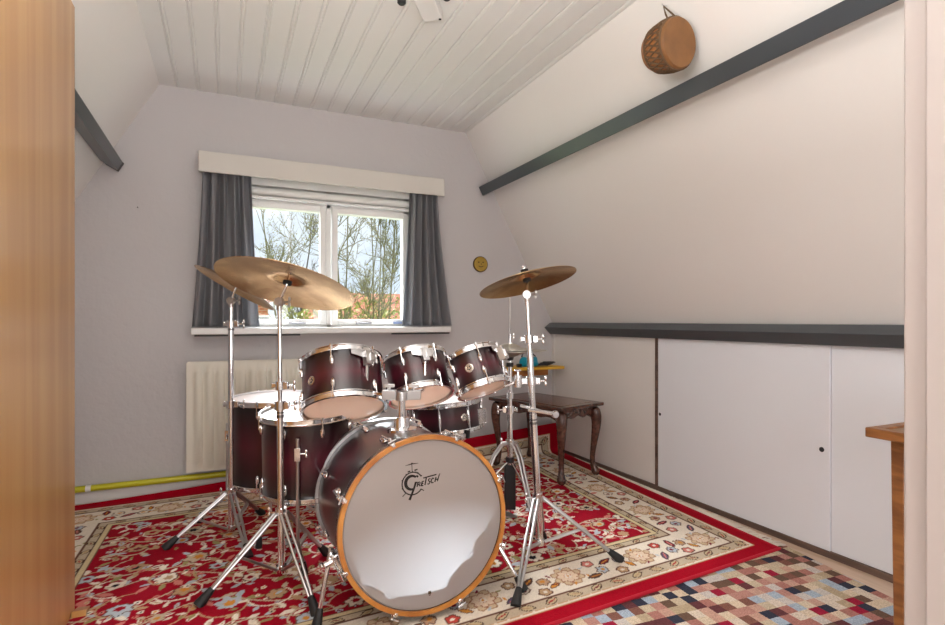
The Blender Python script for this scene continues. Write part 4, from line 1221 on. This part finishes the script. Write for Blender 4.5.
def hh(C, n, nm):
    rb = .056; top = [(.005, .022), (rb * .5, .019), (rb * .85, .010), (rb * 1.05, .002)]
    for k in range(1, 9):
        r = rb * 1.05 + (.178 - rb * 1.05) * k / 8; top.append((r, .002 - .014 * ((r - rb) / (.178 - rb)) ** 1.5))
    b = MB().lathe(C, n, top + [(r, h - .0014) for r, h in top[::-1]], 72, loop=True)
    b.build(nm, M['cymbal_white'], parent=h1, angle=50)
hh(hb + V((0, 0, hz0 + .012)), V((.03, .04, 1)), 'top_cymbal')
hh(hb + V((0, 0, hz0 - .012)), V((.0, .0, -1)), 'bottom_cymbal')

# ------------------------------------------------------------------ dark side table with cabriole legs
t = thing('side_table', (1.88, 2.99, ZR), 'small dark wooden side table with curved legs in the back corner', 'table')
tc = V((1.885, 2.992, 0)); u1 = V((.962, .262, 0)).normalized(); u2 = V((-u1.y, u1.x, 0))   # short side, long side
ta = math.radians(0)
u1 = nrm((.306, .085, 0)); u2 = nrm((-.16, .53, 0))
u2 = (u2 - u1 * u2.dot(u1)).normalized()
hw, hl_ = .155, .275
zt = .468
MB().obox(tc + V((0, 0, zt - .011)), u1, u2, up, hw * 2 + .095, hl_ * 2 + .09, .022).build('tabletop', M['stool'], parent=t, bevel=.006)
MB().obox(tc + V((0, 0, zt - .024)), u1, u2, up, hw * 2 + .045, hl_ * 2 + .035, .014).build('moulding', M['stool'], parent=t, bevel=.005)
MB().obox(tc + V((0, 0, zt + .0008)), u1, u2, up, hw * 2 - .02, hl_ * 2 - .03, .0016).build('inset_panel', mat('inset_veneer', lin(108, 62, 48), .18, coat=.5), parent=t)
for s, u, v, hl2, hw2 in ((1, u1, u2, hl_, hw), (-1, u1, u2, hl_, hw), (1, u2, u1, hw, hl_), (-1, u2, u1, hw, hl_)):
    pts = []; n_ = 14
    for i in range(n_ + 1):
        q = -1 + 2 * i / n_
        dz = .045 + .016 * abs(q) ** 2 - .008 * math.cos(q * 3 * PI)
        pts.append((q, dz))
    c = tc + u * s * (hw2 - .012)
    poly = [c + v * q * (hl2 - .01) + V((0, 0, zt - .03 - dz)) for q, dz in pts] + [c + v * (hl2 - .01) + V((0, 0, zt - .028)), c - v * (hl2 - .01) + V((0, 0, zt - .028))]
    MB().prism(poly, u * s * .014).build('apron', M['stool'], parent=t, bevel=.002)
for s1, s2 in ((-1, -1), (1, -1), (1, 1), (-1, 1)):
    c = tc + u1 * s1 * hw + u2 * s2 * hl_; o = (u1 * s1 + u2 * s2).normalized()
    prof = [(zt - .03, 0.0, .030), (zt - .07, .010, .034), (.36, .018, .030), (.30, .014, .025), (.22, .002, .019), (.15, -.008, .0155), (.10, -.010, .0145), (.07, -.004, .017), (.05, .006, .022), (.035, .012, .026), (.02, .012, .022), (ZR, .010, .015)]
    MB().tube([c + o * b + V((0, 0, a)) for a, b, r in prof], [r * 1.10 for a, b, r in prof], 14).build('leg', M['stool'], parent=t, subsurf=1)

# brown table at the doorpost
t = thing('tray_table', (1.88, .66, 0), 'brown wooden table with a framed top beside the white doorpost', 'table')
bx0, bx1, by0, by1, bz = 1.572, 2.19, .445, .885, .692
fm = MB(); w = .032
fm.box((bx0, by0, bz - .026), (bx0 + w, by1, bz)); fm.box((bx1 - w, by0, bz - .026), (bx1, by1, bz))
fm.box((bx0 + w, by0, bz - .026), (bx1 - w, by0 + w, bz)); fm.box((bx0 + w, by1 - w, bz - .026), (bx1 - w, by1, bz))
fm.build('top_frame', M['oak_table'], parent=t, bevel=.003)
MB().box((bx0 + w, by0 + w, bz - .022), (bx1 - w, by1 - w, bz - .005)).build('top_panel', wood('table_panel', lin(150, 116, 78), lin(120, 88, 56), .4, (3, 12, 12)), parent=t, smooth=False)
for a, b in ((bx0 + .055, by1 - .065), (bx1 - .075, by1 - .065), (bx0 + .055, by0 + .03), (bx1 - .075, by0 + .03)):
    MB().hexa([(a + .006, b + .006, 0), (a + .026, b + .006, 0), (a + .026, b + .026, 0), (a + .006, b + .026, 0), (a, b, bz - .026), (a + .032, b, bz - .026), (a + .032, b + .032, bz - .026), (a, b + .032, bz - .026)]).build('leg', M['oak_table'], parent=t, bevel=.002)
for b in (by1 - .06, by0 + .04):
    MB().box((bx0 + .086, b, bz - .075), (bx1 - .075, b + .016, bz - .026)).build('apron', M['oak_table'], parent=t)

# ------------------------------------------------------------------ corner shelf
t = thing('wall_shelf', (2.0, 3.4, .62), 'yellow wooden shelf in the back corner beside the hi-hat', 'shelf')
MB().box((1.74, 3.29, .628), (2.245, YB, .648)).build('board', M['shelf'], parent=t, bevel=.003)
MB().box((1.76, 3.33, .585), (2.13, YB, .628)).build('apron', M['shelfbox'], parent=t, bevel=.003)
t = thing('headphones', (2.02, 3.37, .648), 'teal headphones lying on the yellow corner shelf', 'headphones')
hpC = V((2.00, 3.37, .648))
for k in (-1, 1):
    c = hpC + V((k * .048, 0, .034))
    MB().lathe(c, (k * .85, -.5, .12), [(.0, -.016), (.03, -.016), (.036, -.008), (.036, .006), (.028, .014), (0, .016)], 24, ref=(0, 0, 1)).build('ear_cup', M['teal'], parent=t)
    MB().lathe(c, (-k * .85, .5, -.12), [(.012, .014), (.034, .014), (.034, .026), (.012, .026)], 24, loop=True, ref=(0, 0, 1)).build('ear_pad', M['black'], parent=t)
MB().tube([hpC + V((-.052, 0, .04)), hpC + V((-.055, .02, .075)), hpC + V((-.03, .04, .098)), hpC + V((.0, .045, .104)), hpC + V((.03, .04, .098)), hpC + V((.055, .02, .075)), hpC + V((.052, 0, .04))], .006, 10, squash=.6).build('headband', M['black'], parent=t)
MB().ball(hpC + V((.0, -.03, .02)), (.055, .02, .019)).build('pouch', M['teal'], parent=t)
rnd = random.Random(2)
cb = [V((2.09 + .055 * math.cos(i * .55) + i * .0018, 3.36 + .028 * math.sin(i * .55), .653 + .0006 * i)) for i in range(42)]
o = MB().tube(cb, .0042, 7).build('cable', M['black'], loc=(2.1, 3.36, .648))
tag(o, 'coiled black cable on the yellow shelf right of the headphones', 'cable')
o = MB().box((1.885, 3.335, .648), (1.915, 3.365, .672)).build('adapter', M['black'], loc=(1.9, 3.35, .648), bevel=.003)
tag(o, 'tiny black box on the yellow shelf left of the headphones', 'adapter')

# ------------------------------------------------------------------ outdoors
struct(MB().box((-30, 3.9, -5.6), (50, 70, -5.4)).build('ground', M['lawn'], smooth=False))
def tree(base, h, seed, label, mt, stems, lean, r0, spread, twig, sub=1.0, group='bare trees outside the window'):
    rnd = random.Random(seed); base = V(base)
    t = thing('bare_tree', base, label, 'tree', group)
    A, B, Lf = MB(), MB(), MB()
    def grow(p, d, l, r, lvl):
        n_ = 6; pts = [p]; rs = [r]
        for i in range(n_):
            w_ = .04 if lvl == 0 else .13
            d = (d + V((rnd.gauss(0, w_), rnd.gauss(0, w_), rnd.gauss(.03, .05)))).normalized()
            p = p + d * l / n_; pts.append(p); rs.append(r * (1 - .75 * (i + 1) / n_))
        if lvl >= 2 and stems > 1:
            for q in pts[2:]:
                if rnd.random() < .14:
                    c_ = q + V((rnd.gauss(0, .04), rnd.gauss(0, .04), rnd.gauss(0, .04))); e_ = rnd.uniform(.010, .020)
                    Lf.add([c_ + V((-e_, 0, 0)), c_ + V((0, e_ * .4, e_ * .8)), c_ + V((e_, 0, .2 * e_)), c_ + V((0, -e_ * .4, -e_ * .7))], [(0, 1, 2, 3)])
        (A if lvl == 0 else B).tube(pts, rs, 6 if lvl < 2 else 4, cap=False)
        if lvl < 3:
            k = (10, 7, twig)[lvl]
            for _ in range(k):
                i = rnd.randint(1 if lvl else 3, n_); q = pts[i]
                nd = (d + V((rnd.gauss(0, spread), rnd.gauss(0, spread), rnd.gauss(.1, .3)))).normalized()
                grow(q, nd, l * rnd.uniform(.3, .55) * (sub if lvl == 0 else 1), rs[i] * .6 + .003, lvl + 1)
    for k in range(stems):
        a = rnd.uniform(0, 6.3)
        grow(base + V(((-.95 + 1.5 * (k + .5) / stems) * (stems > 1), math.sin(a) * .4 * (stems > 1), 0)), (V((lean[0] + rnd.gauss(0, .05 * (stems > 1)), lean[1], 1))).normalized(), h * rnd.uniform(.85, 1.1), r0 * rnd.uniform(.7, 1.1), 0)
    A.build('trunk', mt, parent=t); B.build('branches', mt, parent=t)
    if Lf.v: Lf.build('leaves', M['hedge'], parent=t, smooth=False)
tree((2.95, 11.5, -5.4), 10.5, 11, 'mossy many-stemmed bare tree filling the right window pane', M['bark_green'], 11, (-.012, 0), .034, .5, 9, .26)
tree((2.05, 17.5, -5.4), 10.2, 23, 'slim dark bare tree seen through the left window pane', M['bark'], 1, (.0, 0), .07, .4, 6, .26)
def house(c, w, dpt_, eave, ridge, label, rot=0):
    t = thing('house', c, label, 'house', 'brick houses outside the window')
    x_, y_, z_ = c
    MB().box((x_ - w / 2, y_, z_), (x_ + w / 2, y_ + dpt_, eave)).build('walls', M['brick'], parent=t, smooth=False)
    pr = [(x_ - w / 2 - .3, y_ - .4, eave - .15), (x_ - w / 2 - .3, y_ + dpt_ / 2, ridge), (x_ - w / 2 - .3, y_ + dpt_ + .4, eave - .15)]
    MB().prism(pr, (w + .6, 0, 0)).build('roof', M['rooftile'], parent=t, smooth=False)
    for i in range(3):
        a = x_ - w / 2 + w * (i + .5) / 3
        wo = MB().box((a - .6, y_ - .03, eave - 2.2), (a + .6, y_ + .02, eave - .8)).build('window', M['white'], parent=t, smooth=False)
        MB().box((a - .52, y_ - .04, eave - 2.12), (a + .52, y_ - .028, eave - .88)).build('pane', M['black'], parent=t, smooth=False)
    MB().box((x_ + w * .3, y_ + dpt_ / 2 - .3, ridge - .5), (x_ + w * .3 + .6, y_ + dpt_ / 2 + .3, ridge + .5)).build('chimney', M['brick'], parent=t, smooth=False)
house((8.6, 26, -5.4), 9.0, 8, -.6, 2.5, 'orange-tiled house behind the trees in the right window pane')
house((.2, 25, -5.4), 3.0, 7, 2.0, 2.5, 'orange brick house at the lower left of the window')
rnd = random.Random(9)
hd = MB()
for i in range(3600):
    p = V((rnd.uniform(1.3, 7.5), rnd.uniform(13.5, 15.0), 1.45 + .3 * math.sin(i * 1.7) - 2.2 * rnd.random() ** 1.5)); s = rnd.uniform(.04, .09)
    a = V((rnd.gauss(0, 1), rnd.gauss(0, 1), rnd.gauss(0, 1))).normalized(); b = a.orthogonal().normalized(); c = a.cross(b)
    hd.add([p - b * s, p + c * s * .5, p + b * s, p - c * s * .5], [(0, 1, 2, 3)])
ho = thing('hedge', (5.5, 14.2, -5.4), 'yellow-green hedge below the trees outside the window', 'hedge')
hd.build('leaves', M['hedge'], parent=ho, smooth=False)
st = MB()
for i in range(60):
    a = rnd.uniform(1.3, 7.5); b = rnd.uniform(13.7, 14.8); st.tube([(a, b, -5.4), (a + rnd.gauss(0, .2), b, -2), (a + rnd.gauss(0, .3), b, .8)], [.04, .03, .01], 5, cap=False)
st.build('stems', M['bark'], parent=ho)

# ------------------------------------------------------------------ light
w = bpy.data.worlds.new('sky'); scn.world = w; w.use_nodes = True
N, L = w.node_tree.nodes, w.node_tree.links
bg = N['Background']; bg.inputs['Strength'].default_value = 1.12
tc = N.new('ShaderNodeTexCoord'); nz = N.new('ShaderNodeTexNoise'); nz.inputs['Scale'].default_value = 3.0; nz.inputs['Detail'].default_value = 5
L.new(tc.outputs['Generated'], nz.inputs['Vector'])
r = N.new('ShaderNodeValToRGB'); r.color_ramp.elements[0].position = .38; r.color_ramp.elements[1].position = .6
r.color_ramp.elements[0].color = (.68, .79, .95, 1); r.color_ramp.elements[1].color = (.92, .95, 1, 1)
L.new(nz.outputs['Fac'], r.inputs['Fac']); L.new(r.outputs['Color'], bg.inputs['Color'])

def light(kind, name, loc, rot, energy, color, **kw):
    d = bpy.data.lights.new(name, kind); d.energy = energy; d.color = color
    for k, v in kw.items(): setattr(d, k, v)
    o = bpy.data.objects.new(name, d); col.objects.link(o); o.location = loc; o.rotation_euler = rot; return o
# bright sky beyond the window, high and soft
light('SUN', 'daylight', (0, 8, 6), (math.radians(-52), 0, math.radians(4)), 42, (.93, .96, 1), angle=math.radians(45))
# added fill light from the landing behind the viewer, no window there
light('AREA', 'landing_fill_light', (.45, -1.6, 1.25), (math.radians(104), 0, 0), 56, (1, .985, .975), shape='RECTANGLE', size=2.2, size_y=1.7)
# added upward fill that brightens ceiling and slopes, without any lamp
light('AREA', 'fill_uplight', (.05, .55, 1.55), (math.radians(180), 0, 0), 44, (1, .975, .945), shape='DISK', size=.8)

# ------------------------------------------------------------------ camera
cam = bpy.data.cameras.new('camera'); co = bpy.data.objects.new('camera', cam); col.objects.link(co)
co.location = (0, 0, .98); co.rotation_euler = (PI / 2, 0, -math.atan(247.5 / 540))
cam.sensor_width = 36; cam.lens = 540 / 945 * 36; cam.shift_y = 8 / 945; cam.clip_start = .02; cam.clip_end = 200
scn.camera = co
scn.view_settings.view_transform = 'Standard'; scn.view_settings.look = 'None'
scn.view_settings.gamma = 1; scn.view_settings.use_curve_mapping = False
scn.view_settings.exposure = 0.12
scn.cycles.use_denoising = True
scn.cycles.max_bounces = 10; scn.cycles.diffuse_bounces = 6; scn.cycles.transparent_max_bounces = 12
